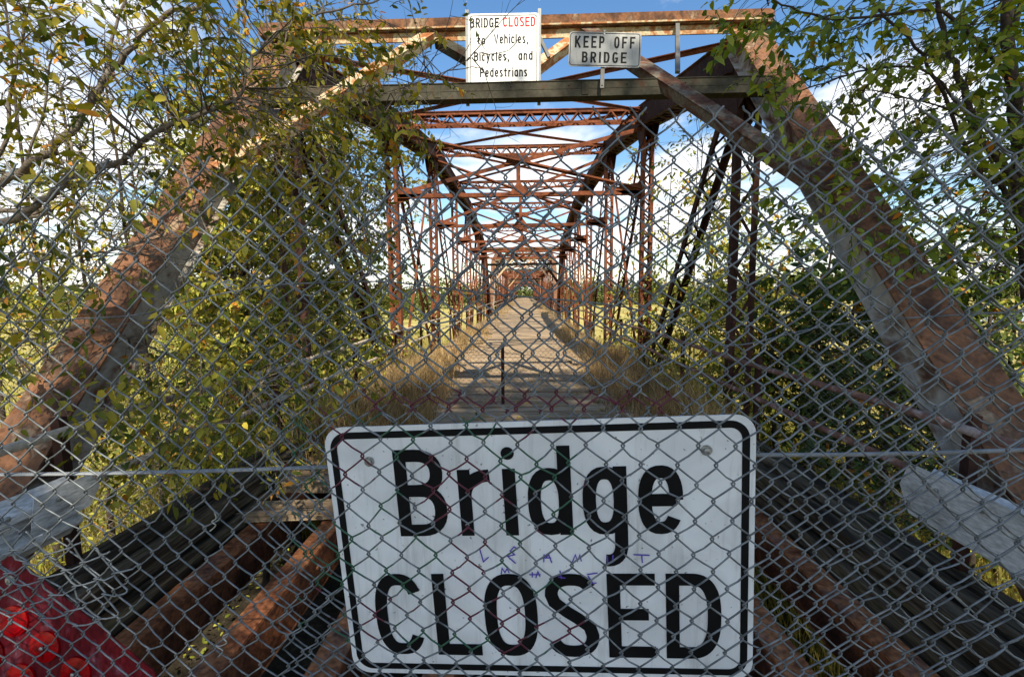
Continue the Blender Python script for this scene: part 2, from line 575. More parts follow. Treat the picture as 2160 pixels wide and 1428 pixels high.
def plank_deck(y0, y1, par, wild=True):
    mb = MB()
    y = y0
    k = 0
    while y < y1:
        pw = .20 + random.uniform(-.012, .012)
        jit = random.uniform(-.01, .01)
        # cross planks under everything
        mb.box((BX + random.uniform(-.05, .05), y + pw / 2, -.10 + jit * .4), (4.75 + random.uniform(-.12, .1), pw - .012, .09))
        y += pw
    o = mb.build('deck', M['plank'], par)
    mb = MB()
    y = y0 + .9
    while y < y1:
        pw = .235 + random.uniform(-.02, .02)
        mb.obox((BX + .02 + random.uniform(-.06, .06), y + pw / 2, -.022 + random.uniform(-.006, .006)),
                (1.13 + random.uniform(-.05, .05), random.uniform(-.012, .012), random.uniform(-.006, .006)),
                (0, (pw - .018) / 2, random.uniform(-.002, .002)), (0, 0, .028))
        y += pw
    mb.build('runway_plank', M['plank'], o)
    return o


def build_span(first=True):
    par = empty('truss_bridge', (BX, Y0, 0))
    rs, rd = M['rust'], M['rust_dark']
    L0 = NP_
    # end posts
    for side in (-1, 1):
        box_member(par, 'end_post', [node(0, side), node(1, side)], (M['cover'], M['cream'], rd), h=.19)
        box_member(par, 'end_post', [node(L0, side), node(L0 - 1, side)], (M['cover'], M['rust'], rd), riv=False)
        box_member(par, 'top_chord', [node(k, side) + Vector((0, 0, -.01)) for k in range(1, L0)], (M['cover'], rd, rd), riv=False)  # webs and lacing in dark rust, shade of the chord put into the colour
        mb = MB()
        for dx in (-.14, .14):
            mb.bar(node(0, side, HB) + X * dx, node(L0, side, HB) + X * dx, X, .02, .30)
        mb.build('bottom_chord', rd, par)
        # gusset plates at the hips
        for k in range(1, L0):
            mb = MB()
            hz_ = HT[k]
            if k in (1, L0 - 1):
                sgn = 1 if k == 1 else -1
                for dx in (-.135, .135):
                    c = node(k, side)
                    gusset(mb, [c + Vector((dx, sgn * -.45, -.72)), c + Vector((dx, sgn * .0, -.10)), c + Vector((dx, sgn * .75, .02)), c + Vector((dx, sgn * .85, -.40)), c + Vector((dx, sgn * .25, -1.0))], .01, X)
            else:
                for dx in (-.135, .135):
                    c = node(k, side)
                    gusset(mb, [c + Vector((dx, -.42, -.12)), c + Vector((dx, .42, -.12)), c + Vector((dx, .36, -.50)), c + Vector((dx, .12, -.85)), c + Vector((dx, -.12, -.85)), c + Vector((dx, -.36, -.55))], .01, X)
            mb.build('gusset_plate', rd, par)
        # verticals
        for k in range(1, L0):
            mb = MB()
            w = .25 if 1 < k < L0 - 1 else .22
            if k in (1, L0 - 1):
                lattice(mb, node(k, side, HB), node(k, side) - Z * .36, X, .29, .11, fl=.075, pitch=.33, lace=.035, both=False)
            else:
                lattice(mb, node(k, side, HB), node(k, side) - Z * .36, X, w, .16, fl=.07, pitch=.17, lace=.035)
            mb.build('vertical_post', rd if k == 1 else rs, par)  # near hip posts get the darker rust, standing in for tree shade
        # diagonals
        dg = [(1, 2), (2, 3), (3, 4), (4, 3), (4, 5), (5, 4), (6, 5), (7, 6)]
        dg = [(1, 2), (2, 3), (3, 4), (5, 4), (6, 5), (7, 6), (3, 2), (5, 6)]
        for a, b in dg:
            mb = MB()
            thin = (a, b) in ((3, 2), (5, 6))
            if thin:
                mb.bar(node(a, side) - Z * .3, node(b, side, HB), X, .06, .015)
                mb.bar(node(a, side) - Z * .3, node(b, side, HB), X, .02, .06, off=(0, 0, 0))
            else:
                lattice(mb, node(a, side) - Z * .3, node(b, side, HB), X, .27 if a in (1, 7) else .19, .12, fl=.075 if a in (1, 7) else .05, pitch=.27, lace=.032, both=False)
                # lacing seen from the side too
                p0, p1 = node(a, side) - Z * .3, node(b, side, HB)
            mb.build('diagonal_brace', rd if a in (1, 7) else rs, par)
        # railing
        pr = MB()
        x = BX + side * 2.42
        mtr = M['rail'] if side < 0 else M['railrust']
        ys = np.arange(Y0 + .2, Y0 + PANEL * L0, 1.5)
        for z_ in (.80, .47):
            pr.tube([(x + .015 * math.sin(y * 2.1 + side), y, z_ + .012 * math.sin(y * 1.3 + z_ * 5)) for y in ys], .026, 8)
        ro = pr.build('railing', mtr, par, smooth=True)
        for y in np.arange(Y0 + 1.2, Y0 + PANEL * L0, 2.2):
            pp = MB()
            pp.bar((x + side * .05, y, -.25), (x + side * .05, y, .88), X, .05, .05)
            pp.build('railing_post', rd, ro)
    # sway frames and top struts
    for k in range(2, L0 - 1):
        xl, xr = BX - HW + .12, BX + HW - .12
        y = Y0 + PANEL * k
        zt = HT[k] - .10
        a = MB()
        lattice(a, (xl, y, zt - .14), (xr, y, zt - .14), Z, .27, .16, fl=.05, pitch=.17, lace=.028, web=False)
        a.box((BX, y, zt + .012), (2 * HW - .24, .20, .015))
        fr = a.build('sway_frame', rs, par)
        b = MB()
        b.bar((xl, y - .03, zt - .38), (xr, y - .03, SW + .06), Z, .085, .012)
        b.bar((xl, y + .03, SW + .06), (xr, y + .03, zt - .38), Z, .085, .012)
        b.bar((xl, y - .06, zt - .38), (xr, y - .06, SW + .06), Z, .012, .05)
        zc_ = (zt - .38 + SW + .06) / 2
        gusset(b, [(BX - .3, y, zc_ - .06), (BX + .3, y, zc_ - .06), (BX + .2, y, zc_ + .12), (BX - .2, y, zc_ + .12)], .012, Y_)
        b.build('cross_brace', rs, fr)
        c = MB()
        c.bar((BX, y, zc_), (BX, y, SW), X, .09, .02)
        gusset(c, [(BX - .22, y - .015, SW), (BX + .22, y - .015, SW), (BX, y - .015, SW + .28)], .012, Y_)
        c.build('hanger', rs, fr)
        d = MB()
        d.bar((xl, y, SW), (xr, y, SW), Z, .09, .012)
        d.bar((xl, y, SW - .045), (xr, y, SW - .045), Y_, .12, .012)
        for sg in (-1, 1):
            xx = BX + sg * (HW - .12)
            gusset(d, [(xx, y, SW - .16), (xx - sg * .62, y, SW + .06), (xx - sg * .62, y, SW + .10), (xx, y, SW + .22)], .012, Y_)
        d.build('lower_strut', rs, fr)
    # top laterals
    for k in range(1, L0 - 1):
        mb = MB()
        for sg in (-1, 1):
            p0 = node(k, sg) - Vector((sg * .15, 0, .10))
            p1 = node(k + 1, -sg) + Vector((sg * .15, 0, -.10))
            mb.bar(p0, p1, X, .075, .012)
            mb.bar(p0 - Z * .03, p1 - Z * .03, X, .012, .06)
        mb.build('lateral_brace', rs, par)
    # portals
    for end in (0, 1):
        k0, k1 = (0, 1) if end == 0 else (L0, L0 - 1)
        sg_ = 1 if end == 0 else -1

        def ip(fx, z_, lift=0.0):
            """point in the sloping portal plane: fx = lateral offset from the centre, z_ = height"""
            t_ = (z_ - HT[0]) / (HT[k1] - HT[0])
            p = node(k0, 1).lerp(node(k1, 1), t_)
            n_ = Vector((0, -sg_ * (HT[1] - HT[0]), PANEL)).normalized()
            return Vector((BX + fx, p.y, p.z)) + n_ * lift
        nrm = Vector((0, -sg_ * (HT[1] - HT[0]), PANEL)).normalized()
        tz = HT[1] + .155
        ty = Y0 + PANEL * (k1)
        a = MB()
        yf = ty - sg_ * .02
        a.box((BX, yf, tz), (2 * HW + .50, .012, .13))              # upright leg of the top strut
        a.box((BX, yf + sg_ * .10, tz - .071), (2 * HW + .50, .22, .012))
        pf = a.build('portal_frame', M['cover'], par)
        a = MB()
        a.box((BX, yf - sg_ * .016, tz - .055), (2 * HW + .34, .045, .018))
        a.box((BX, yf + sg_ * .035, tz - .125), (2 * HW - .3, .02, .10))
        a.build('top_strut', M['flake'], pf)
        # lower strut: two stacked channels
        b = MB()
        zl = 3.60
        pl = ip(0, zl)
        xw = 2 * HW - .22
        b.box((BX, pl.y, zl + .036), (xw, .014, .066))
        b.box((BX, pl.y, zl - .038), (xw, .014, .066))
        b.box((BX, pl.y + .05, zl - .001), (xw, .12, .007))
        b.box((BX, pl.y + .05, zl + .075), (xw, .13, .008))
        b.box((BX, pl.y + .05, zl - .077), (xw, .13, .008))
        rivets(b, (BX - xw / 2, pl.y - .008, zl + .03), (BX + xw / 2, pl.y - .008, zl + .03), (0, -1, 0), .55, .012)
        for sxx in (-1.6, -.75, .75, 1.6):
            b.box((BX + sxx, pl.y - .014, zl - .005), (.06, .010, .12))
        b.build('portal_lower_strut', M['portal'], pf)
        # W bracing, the outer legs run on down as knee braces
        def brace(x0, z0, x1, z1, w_, m_, lift=.0, nm='knee_brace'):
            q = MB()
            p0, p1 = ip(x0, z0, lift), ip(x1, z1, lift)
            q.bar(p0, p1, p0.cross(p1), w_, .014) if False else None
            ax = (p1 - p0).normalized()
            sd = nrm.cross(ax).normalized()
            q.obox((p0 + p1) / 2 + nrm * .0, (p1 - p0) / 2, sd * w_ / 2, nrm * .007)
            q.obox((p0 + p1) / 2 - nrm * .05 + sd * (w_ / 2 - .007), (p1 - p0) / 2, sd * .007, nrm * .05)
            q.obox((p0 + p1) / 2 - nrm * .05 - sd * (w_ / 2 - .007), (p1 - p0) / 2, sd * .007, nrm * .05)
            rivets(q, p0 + nrm * .008 + sd * w_ * .28, p1 + nrm * .008 + sd * w_ * .28, nrm, .22, .011)
            q.build(nm, m_, pf)
        brace(-.95, 4.60, -2.55, 2.62, .155, M['flake'], .05)
        brace(.84, 4.62, 2.58, 2.28, .165, M['knee'], .05)
        brace(-.88, 4.58, -.02, 3.82, .13, M['portal'], -.02, 'diagonal_strut')
        brace(.80, 4.62, .0, 3.76, .13, M['flake'], -.02, 'diagonal_strut')
        if end == 0:
            q = MB()
            q.bar(ip(1.69, 3.70, .07), ip(1.91, 4.58, .07), X, .045, .03)
            q.build('stay_bar', M['steelbar'], pf)
    # floor beams
    for k in range(0, L0 + 1):
        mb = MB()
        y = Y0 + PANEL * k
        mb.box((BX, y, -.80), (2 * HW - .1, .02, .66))
        mb.box((BX, y, -1.13), (2 * HW - .1, .22, .02))
        mb.box((BX, y, -.47), (2 * HW - .1, .22, .02))
        mb.build('floor_beam', rd, par)
    # stringers
    for xo in (-1.86, -1.33, -.80, -.27, .27, .80, 1.33, 1.86):
        mb = MB()
        for kk, (ya, yb) in enumerate(((Y0 - 1.6, Y0 + PANEL - .02), (Y0 + PANEL + .02, Y0 + PANEL * L0))):
            x = BX + xo + (.03 if kk else 0)
            wx = -.066 if xo > 0 else .066
            mb.bar((x, ya, -.152), (x, yb, -.152), X, .14, .014)
            mb.m = 1
            mb.bar((x + wx, ya, -.285), (x + wx, yb, -.285), X, .014, .25)
            mb.m = 0
            mb.bar((x, ya, -.417), (x, yb, -.417), X, .15, .014)
            for q in range(5):
                yy = ya + .5 + q * .9
                mb.disc((x + wx + (.007 if wx > 0 else -.007), yy, -.25), (1 if wx > 0 else -1, 0, 0), .014, .008, 6, .003)
        mb.build('stringer', [M['stringer'], M['webrust']], par)
    plank_deck(Y0 + 2.5 if first else Y0, Y0 + PANEL * L0 + (.3 if first else .35), par)
    return par


span = build_span(True)
tag(span, 'rusty camelback truss span nearest the chain-link fence, with the two signs on its portal', 'bridge', 'spans of the closed truss bridge')
LEN = PANEL * NP_ + .6
for i_, lab in enumerate(('second rusty truss span, standing directly beyond the nearest span',
                          'third rusty truss span, its portal framed inside that of the second',
                          'farthest rusty truss span, smallest of the nested portals on the deck')):
    c_ = copy_tree(span)
    c_.location.y = Y0 + LEN * (i_ + 1)
    c_['label'] = lab
    for ch in [q for q in bpy.data.objects if q.parent is c_]:
        if ch.name.startswith('deck'):
            me = ch.data
            ch.location.y -= 0.0

# side timbers (curb beams lying beside the open stringers)
for side in (-1, 1):
    t_ = empty('timber_curb', (BX + side * 2.3, 1.0, -.3),
               'weathered grey timber curb beam, mossy, along the %s edge of the open floor' % ('left' if side < 0 else 'right'), 'timber beam',
               'timber curbs beside the open stringers')
    for nm, (xo, zt, hh_) in (('upper_timber', (2.06, .10, .13)), ('upper_timber', (2.19, .115, .15)), ('outer_timber', (2.33, .02, .16)), ('outer_timber', (2.45, .03, .14)), ('lower_timber', (2.02, -.06, .17)), ('lower_timber', (2.14, -.08, .17))):
        mb = MB()
        n_ = 14
        ring = []
        for q in range(n_ + 1):
            yy = -.5 + 6.0 * q / n_
            w_ = .055 + random.uniform(-.004, .004)
            xx = BX + side * (xo + random.uniform(-.005, .005))
            t0_ = zt + random.uniform(-.008, .006)
            ring.append([(xx - w_, yy, t0_ - hh_), (xx + w_, yy, t0_ - hh_), (xx + w_, yy, t0_ - .012), (xx + w_ - .012, yy, t0_), (xx - w_ + .012, yy, t0_), (xx - w_, yy, t0_ - .012)])
        vs = [p for r_ in ring for p in r_]
        fs = [(q * 6 + k, q * 6 + (k + 1) % 6, (q + 1) * 6 + (k + 1) % 6, (q + 1) * 6 + k) for q in range(n_) for k in range(6)]
        fs += [tuple(range(6)), tuple(n_ * 6 + k for k in range(6))]
        mb.add(vs, fs)
        mb.build(nm, M['timber'], t_)

# broken plank ends left on the stringers
pk = MB()
pk.obox((BX - 1.75, 3.27, -.09), (.55, .03, .01), (-.01, .10, 0), (0, 0, .035))
tag(pk.build('loose_plank', M['plank'], None, (BX - 1.75, 3.27, -.09)), 'loose weathered deck plank lying at the broken deck edge on the left', 'plank')

# ---------------------------------------------------------------- terrain
def ground_h(x, y):
    s = min(1, max(0, (y - 0.1) / (1.6 if abs(x) < 3.2 else 4.0)))
    s = s * s * (3 - 2 * s)
    base = -.75 * (1 - s) + -3.3 * s
    side = min(1, max(0, (abs(x) - 3.5) / 6))
    base += -.3 * side * (1 - s)
    if y > 60 and x > 40:
        pass
    return base + .12 * math.sin(x * 1.7 + y * .9) * s + .08 * math.sin(x * 3.1 - y * 2.3)


gx = np.concatenate([-np.geomspace(1500, 14, 18), np.linspace(-12, 12, 49), np.geomspace(14, 1500, 18)])
gy = np.concatenate([-np.geomspace(400, 8, 8), np.linspace(-6, 14, 41), np.geomspace(15, 3000, 40)])
mb = MB()
for y in gy:
    for x in gx:
        mb.v.append((float(x), float(y), ground_h(float(x), float(y)) if abs(x) < 400 else -3.3))
nx = len(gx)
for j in range(len(gy) - 1):
    for i in range(nx - 1):
        mb.f.append((j * nx + i, j * nx + i + 1, (j + 1) * nx + i + 1, (j + 1) * nx + i)); mb.fm.append(0)
M['ground'] = multi('meadow_ground', [(0.3, (.20, .20, .045)), (0.5, (.42, .34, .10)), (0.62, (.52, .42, .15)), (0.75, (.26, .27, .06))], .11, fine=.3, dist=.8)
tag(mb.build('ground', M['ground'], smooth=True), kind='structure')
M['soil_shade'] = multi('soil_with_shade', [(0.3, (.012, .010, .007)), (0.55, (.035, .028, .018)), (0.68, (.075, .062, .04)), (.8, (.03, .04, .012))], 5, fine=.5, bump=.8)  # soil and debris, coloured near-black to carry the shade under the open floor
mb = MB()
for j in range(13):
    for i in range(9):
        x, y = -5.2 + i * 1.3, .75 + j * .72
        mb.v.append((x, y, -3.02 + .09 * math.sin(3 * x + y) + .05 * math.sin(5 * y - 2 * x)))
for j in range(12):
    for i in range(8):
        mb.f.append((j * 9 + i, j * 9 + i + 1, (j + 1) * 9 + i + 1, (j + 1) * 9 + i)); mb.fm.append(0)
tag(mb.build('shaded_soil_bed', M['soil_shade'], smooth=True), kind='structure')
M['asphalt'] = multi('old_asphalt', [(0.3, (.10, .10, .10)), (0.6, (.17, .17, .17)), (.8, (.22, .215, .20))], 4, fine=.3)
mb = MB()
mb.add([(-5, -60, -.30), (6, -60, -.30), (4, .25, -.30), (-4, .25, -.30)], [(0, 1, 2, 3)])
mb.add([(-4, .26, -.30), (4, .26, -.30), (4, .26, -3.4), (-4, .26, -3.4)], [(3, 2, 1, 0)])
tag(mb.build('road', M['asphalt']), kind='structure')
mb = MB()
m_, t_, b_ = mat('river_water', .08, 0, .5)
b_.inputs['Base Color'].default_value = (.10, .16, .22, 1)
M['water'] = m_
pts_ = [(52, 66), (90, 60), (170, 70), (260, 95), (270, 150), (170, 118), (100, 102), (62, 88)]
mb.add([(x, y, -3.10) for x, y in pts_], [tuple(range(len(pts_)))])
tag(mb.build('river_water', M['water']), kind='structure')


# ---------------------------------------------------------------- signs
def sarc(cx, cy, rx, ry, a0, a1, n=14, e=2.35):
    out = []
    for i in range(n + 1):
        a = R(a0 + (a1 - a0) * i / n)
        c, s = math.cos(a), math.sin(a)
        out.append((cx + rx * math.copysign(abs(c) ** (2 / e), c), cy + ry * math.copysign(abs(s) ** (2 / e), s)))
    return out


def glyph(ch, w, s, xh=.76):
    L, Rr, B, T, C = s / 2, w - s / 2, s / 2, 1 - s / 2, w / 2
    rx = (w - s) / 2
    XT = xh - s / 2
    m = .53
    if ch == 'B':
        r1 = (T - m) / 2; r2 = (m - B) / 2; k = min(rx * 1.1, .26)
        return [[(L, 0), (L, 1)], [(L, T), (Rr - k - .02, T)] + sarc(Rr - k - .02, (T + m) / 2, k, r1, 90, -90) + [(L, m)],
                [(L, m), (Rr - k, m)] + sarc(Rr - k, (B + m) / 2, k, r2, 90, -90) + [(L, B)]]
    if ch == 'R' or ch == 'P':
        k = min(rx * 1.1, .26); mm = .48
        o = [[(L, 0), (L, 1)], [(L, T), (Rr - k, T)] + sarc(Rr - k, (T + mm) / 2, k, (T - mm) / 2, 90, -90) + [(L, mm)]]
        if ch == 'R': o.append([(C, mm), (Rr + .01, 0)])
        return o
    if ch == 'I': return [[(s / 2, 0), (s / 2, 1)]]
    if ch == 'D':
        return [[(L, 0), (L, 1)], [(L, T), (C - .03, T)] + sarc(C - .03, .5, Rr - C + .03, T - .5, 90, 0, e=2.6) + sarc(C - .03, .5, Rr - C + .03, .5 - B, 0, -90, e=2.6) + [(L, B)]]
    if ch == 'G':
        return [sarc(C, .5, rx, .5 - B, 38, 270, 26, 2.6) + sarc(C, .5, rx, .5 - B, 270, 330, 8, 2.6) + [(Rr, .20), (Rr, .46)], [(C, .44), (w, .44)]]
    if ch == 'C': return [sarc(C, .5, rx, .5 - B, 33, 327, 34, 2.6)]
    if ch == 'O': return [sarc(C, .5, rx, .5 - B, 0, 360, 40, 2.6)]
    if ch == 'E': return [[(L, 0), (L, 1)], [(L, T), (w, T)], [(L, .52), (w * .86, .52)], [(L, B), (w, B)]]
    if ch == 'F': return [[(L, 0), (L, 1)], [(L, T), (w, T)], [(L, .50), (w * .85, .50)]]
    if ch == 'L': return [[(L, 0), (L, 1)], [(L, B), (w, B)]]
    if ch == 'K': return [[(L, 0), (L, 1)], [(L, .34), (Rr, 1)], [(w * .40, .50), (Rr + .02, 0)]]
    if ch == 'V': return [[(L, 1), (C, 0), (Rr, 1)]]
    if ch == 'S':
        top = sarc(C, .745, rx, 1 - s / 2 - .745, 25, 180, 14, 2.4)
        bot = sarc(C, .265, rx, .265 - s / 2, 0, -155, 14, 2.4)
        return [top + [(L + .03, .66), (C - .05, .545), (C + .06, .47), (Rr - .03, .37)] + bot]
    if ch == 's':
        h = xh
        top = sarc(C, h * .74, rx, h - s / 2 - h * .74, 25, 180, 10)
        bot = sarc(C, h * .27, rx, h * .27 - s / 2, 0, -155, 10)
        return [top + [(C, h * .51)] + bot]
    if ch == 'o': return [sarc(C, xh / 2, rx, xh / 2 - B, 0, 360, 30, 2.5)]
    if ch == 'c': return [sarc(C, xh / 2, rx, xh / 2 - B, 38, 322, 28, 2.5)]
    if ch == 'e': return [[(Rr, xh * .5), (L, xh * .5)], sarc(C, xh / 2, rx, xh / 2 - B, 0, 325, 30, 2.5)]
    if ch == 'r': return [[(L, 0), (L, xh)], sarc(L + (w - L) * .98, XT - .26, (w - L) * .98, .26, 180, 94, 10, 2.4)]
    if ch == 'i': return [[(L, 0), (L, xh)], 'dot']
    if ch == 'l': return [[(L, 0), (L, 1)]]
    if ch == 't': return [[(w * .42, 1 - .06), (w * .42, .26)] + sarc(w * .42 + .16, .21, .16, .21 - B, 180, 270, 8), [(0, XT), (w, XT)]]
    if ch == 'h': return [[(L, 0), (L, 1)], sarc(C, XT - .26, rx, .26, 180, 0, 18) + [(Rr, 0)]]
    if ch == 'n': return [[(L, 0), (L, xh)], sarc(C, XT - .26, rx, .26, 180, 0, 18) + [(Rr, 0)]]
    if ch == 'a': return [[(Rr, 0), (Rr, xh)], sarc(C, xh / 2, rx, xh / 2 - B, 0, 360, 28, 2.5)]
    if ch == 'd': return [[(Rr, 0), (Rr, 1)], sarc(C, xh / 2, rx, xh / 2 - B, 0, 360, 28, 2.5)]
    if ch == 'g': return [[(Rr, xh), (Rr, -.12)] + sarc(C + .02, -.12, Rr - C - .02, .18, 0, -100, 8, 2.2), sarc(C, xh / 2, rx, xh / 2 - B, 0, 360, 28, 2.5)]
    if ch == 'y': return [[(L, xh), (C, .05)], [(Rr, xh), (w * .28, -.28)]]
    if ch == ',': return [[(s * .9, s * 1.0), (s * .5, -.14)]]
    return []


def ribbon(mb, pts, hw, F, zoff):
    """flat stroke of constant width following pts (2-D) laid on the plane given by F(x, y, z)"""
    n = len(pts)
    P = [Vector((p[0], p[1])) for p in pts]
    closed = (P[0] - P[-1]).length < 1e-6
    L, Rr = [], []
    for i in range(n):
        if closed:
            a, c = P[(i - 1) % (n - 1)], P[(i + 1) % (n - 1)] if i < n - 1 else P[1]
        else:
            a, c = P[max(i - 1, 0)], P[min(i + 1, n - 1)]
        d1 = (P[i] - a); d2 = (c - P[i])
        if d1.length < 1e-9: d1 = d2
        if d2.length < 1e-9: d2 = d1
        d1.normalize(); d2.normalize()
        n1_, n2_ = Vector((-d1.y, d1.x)), Vector((-d2.y, d2.x))
        mm = n1_ + n2_
        if mm.length < 1e-6: mm = n1_
        mm.normalize()
        k = hw / max(.45, mm.dot(n1_))
        L.append(P[i] + mm * k); Rr.append(P[i] - mm * k)
    vs = []
    for a, b in zip(L, Rr):
        vs += [F(a.x, a.y, zoff), F(b.x, b.y, zoff)]
    mb.add(vs, [(2 * i, 2 * i + 1, 2 * i + 3, 2 * i + 2) for i in range(n - 1)])


ZC = [0.0]


def text(mb, s_, x, base, h, F, widths, stroke, gap, xh=.76, z0=.0012):
    for ch in s_:
        if ch == ' ':
            x += widths.get(' ', .35) * h
            continue
        w = widths.get(ch, widths['*'])
        for st in glyph(ch, w, stroke, xh):
            ZC[0] = (ZC[0] + .00003) % .0006
            if st == 'dot':
                c_ = sarc(stroke / 2, .965 - stroke * .25 if xh > .7 else .93, stroke * .25, stroke * .25, 0, 360, 16, 2)
                ribbon(mb, [(x + p[0] * h, base + p[1] * h) for p in c_], stroke * .26 * h, F, z0 + ZC[0])
            else:
                ribbon(mb, [(x + p[0] * h, base + p[1] * h) for p in st], stroke * h / 2, F, z0 + ZC[0])
        x += (w + gap) * h
    return x


def panel(mb, F, w, h, rad, th):
    """rounded rectangular sheet, thickness th behind the face"""
    o = []
    for cx, cy, a in ((w - rad, h - rad, 0), (rad, h - rad, 90), (rad, rad, 180), (w - rad, rad, 270)):
        o += [(cx + rad * math.cos(R(a + q)), cy + rad * math.sin(R(a + q))) for q in range(0, 91, 15)]
    n = len(o)
    vs = [F(x, y, 0) for x, y in o] + [F(x, y, -th) for x, y in o]
    mb.add(vs, [tuple(range(n)), tuple(reversed(range(n, 2 * n)))] + [(i, i + n, (i + 1) % n + n, (i + 1) % n) for i in range(n)])


def border(mb, F, w, h, inset, rad, wd, z):
    o = []
    a_, b_ = w - inset, h - inset
    for cx, cy, a in ((a_ - rad, b_ - rad, 0), (inset + rad, b_ - rad, 90), (inset + rad, inset + rad, 180), (a_ - rad, inset + rad, 270)):
        o += [(cx + rad * math.cos(R(a + q)), cy + rad * math.sin(R(a + q))) for q in range(0, 91, 10)]
    o.append(o[0])
    ribbon(mb, o, wd / 2, F, z)


def frame(orig, ux, vy):
    ux, vy = Vector(ux).normalized(), Vector(vy)
    vy = (vy - ux * vy.dot(ux)).normalized()
    nn = ux.cross(vy)
    orig = Vector(orig)
    return lambda x, y, z: tuple(orig + ux * x + vy * y + nn * z)


# --- large sign hanging behind the chain-link mesh: 0.914 x 0.61 m
k_ = .914 / .93
BL = EYE + (Vector((-.45403 + .03019, .98187 + .03111, 1.24844 - .62381)) - EYE) * k_
F1 = frame(BL, (.92715, -.05678, .04542), (-.03019, -.03111, .62381))
sg1 = empty('closed_sign', F1(.457, 0, 0), 'large white sign reading Bridge CLOSED in black, hung behind the chain-link mesh', 'sign', 'warning signs')
mb = MB(); panel(mb, F1, .914, .61, .042, .0025)
mb.build('sign_panel', M['white'], sg1)
mb = MB()
border(mb, F1, .914, .61, .0195, .032, .0155, .0009)
H_ = .61
wd = dict([('B', .55), ('r', .385), ('i', .135), ('d', .465), ('g', .46), ('e', .455), ('C', .56), ('L', .505), ('O', .585), ('S', .565), ('E', .50), ('D', .565)])
for ch, x in (('B', .1515), ('r', .2917), ('i', .3905), ('d', .4427), ('g', .560), ('e', .6765)):
    text(mb, ch, x, H_ - .2585, .2035, F1, {**wd, '*': .5}, .138, 0)
for ch, x in (('C', .0717), ('L', .2120), ('O', .3278), ('S', .4675), ('E', .6045), ('D', .7305)):
    text(mb, ch, x, H_ - .5575, .2065, F1, {**wd, '*': .5}, .138, 0)
mb.build('sign_lettering', M['black'], sg1)
HAND = [[(0.3287, -0.2898), (0.3347, -0.321), (0.3476, -0.3096)], [(0.4137, -0.2914), (0.406, -0.2852), (0.3967, -0.2954), (0.4058, -0.3042), (0.3902, -0.3083), (0.4001, -0.3187), (0.4069, -0.3254)], [(0.4691, -0.3225), (0.471, -0.3036)], [(0.4706, -0.3123), (0.4862, -0.3124)], [(0.4729, -0.3138), (0.4809, -0.3036), (0.4866, -0.3242)], [(0.5302, -0.3269), (0.5391, -0.305), (0.5431, -0.3208), (0.5489, -0.305), (0.5515, -0.3208)], [(0.6077, -0.3069), (0.6081, -0.3246), (0.6187, -0.3231), (0.6201, -0.3059)], [(0.6636, -0.3056), (0.6977, -0.3073)], [(0.6809, -0.3067), (0.6819, -0.3249)], [(0.3725, -0.3514), (0.3758, -0.3368), (0.3815, -0.3472), (0.3869, -0.3378), (0.3911, -0.3483)], [(0.4356, -0.3525), (0.4605, -0.3525)], [(0.4426, -0.3463), (0.4419, -0.3593)], [(0.4495, -0.3608), (0.4551, -0.3447), (0.4592, -0.3577)], [(0.4992, -0.3577), (0.5147, -0.3609)], [(0.5032, -0.3526), (0.5249, -0.3423)], [(0.5037, -0.3422), (0.5065, -0.3629)], [(0.5621, -0.3526), (0.5855, -0.3485)], [(0.5643, -0.3552), (0.5753, -0.3743), (0.5824, -0.3722)]]
mb = MB()
for i_, l_ in enumerate(HAND):
    ribbon(mb, [(x, y + H_) for x, y in l_], .0014, F1, .0022 + .00002 * i_)
mb.build('marker_lettering', M['ink'], sg1)
nrm1 = Vector(F1(0, 0, 1)) - Vector(F1(0, 0, 0))
for (bx, by) in ((.0975, -.080), (.8165, -.074)):
    mb = MB()
    mb.disc(F1(bx, H_ + by, .0004), nrm1, .0115, .0016, 18)
    mb.disc(F1(bx, H_ + by, .002), nrm1, .0065, .004, 6, .0012)
    mb.build('bolt', M['bolt'], sg1)

# --- tall sign on the portal
yS = 5.02
a_, b_ = at(988, 166, yS), at(1136, 164, yS)
a_.z -= .20
b_ = Vector((b_.x, b_.y, a_.z + (b_.z - a_.z + -.20)))
tl = at(989, 32, yS)
wS = (at(1136, 164, yS) - at(988, 166, yS)).length
uxS = (at(1136, 164, yS) - at(988, 166, yS)).normalized()
p0 = at(988, 166, yS) - Z * .22
hS = (at(989, 30, yS) - p0).length
F2 = frame(p0, uxS, Z)
sg2 = empty('bridge_closed_sign', F2(wS / 2, 0, 0), 'white sign reading BRIDGE CLOSED to Vehicles, Bicycles, and Pedestrians on two steel channels', 'sign', 'warning signs')
mb = MB(); panel(mb, F2, wS, hS, .035, .003)
mb.build('sign_panel', M['white2'], sg2)
mb = MB(); mr = MB()
border(mb, F2, wS, hS, .022, .028, .007, .0012)
pxm = (at(1136, 164, yS) - at(988, 166, yS)).length / 148.0     # metres per photo pixel at the sign


def lay(mb, s_, x0, x1, yb, hpx, stroke, widths, gap, sp=.4):
    """set a line of text so that it spans photo columns x0..x1 with its baseline at photo row yb"""
    h = hpx * pxm
    wsum = sum((sp if c == ' ' else widths.get(c, widths['*']) + gap) for c in s_) - gap
    kx = (x1 - x0) * pxm / (wsum * h)
    x = (x0 - 988) * pxm
    y = .22 + (165 - yb) * pxm
    FF = lambda X_, Y2, z_: F2((X_ - x) * kx + x, Y2, z_)
    text(mb, s_, x, y, h, FF, {**widths, ' ': sp}, stroke, gap)


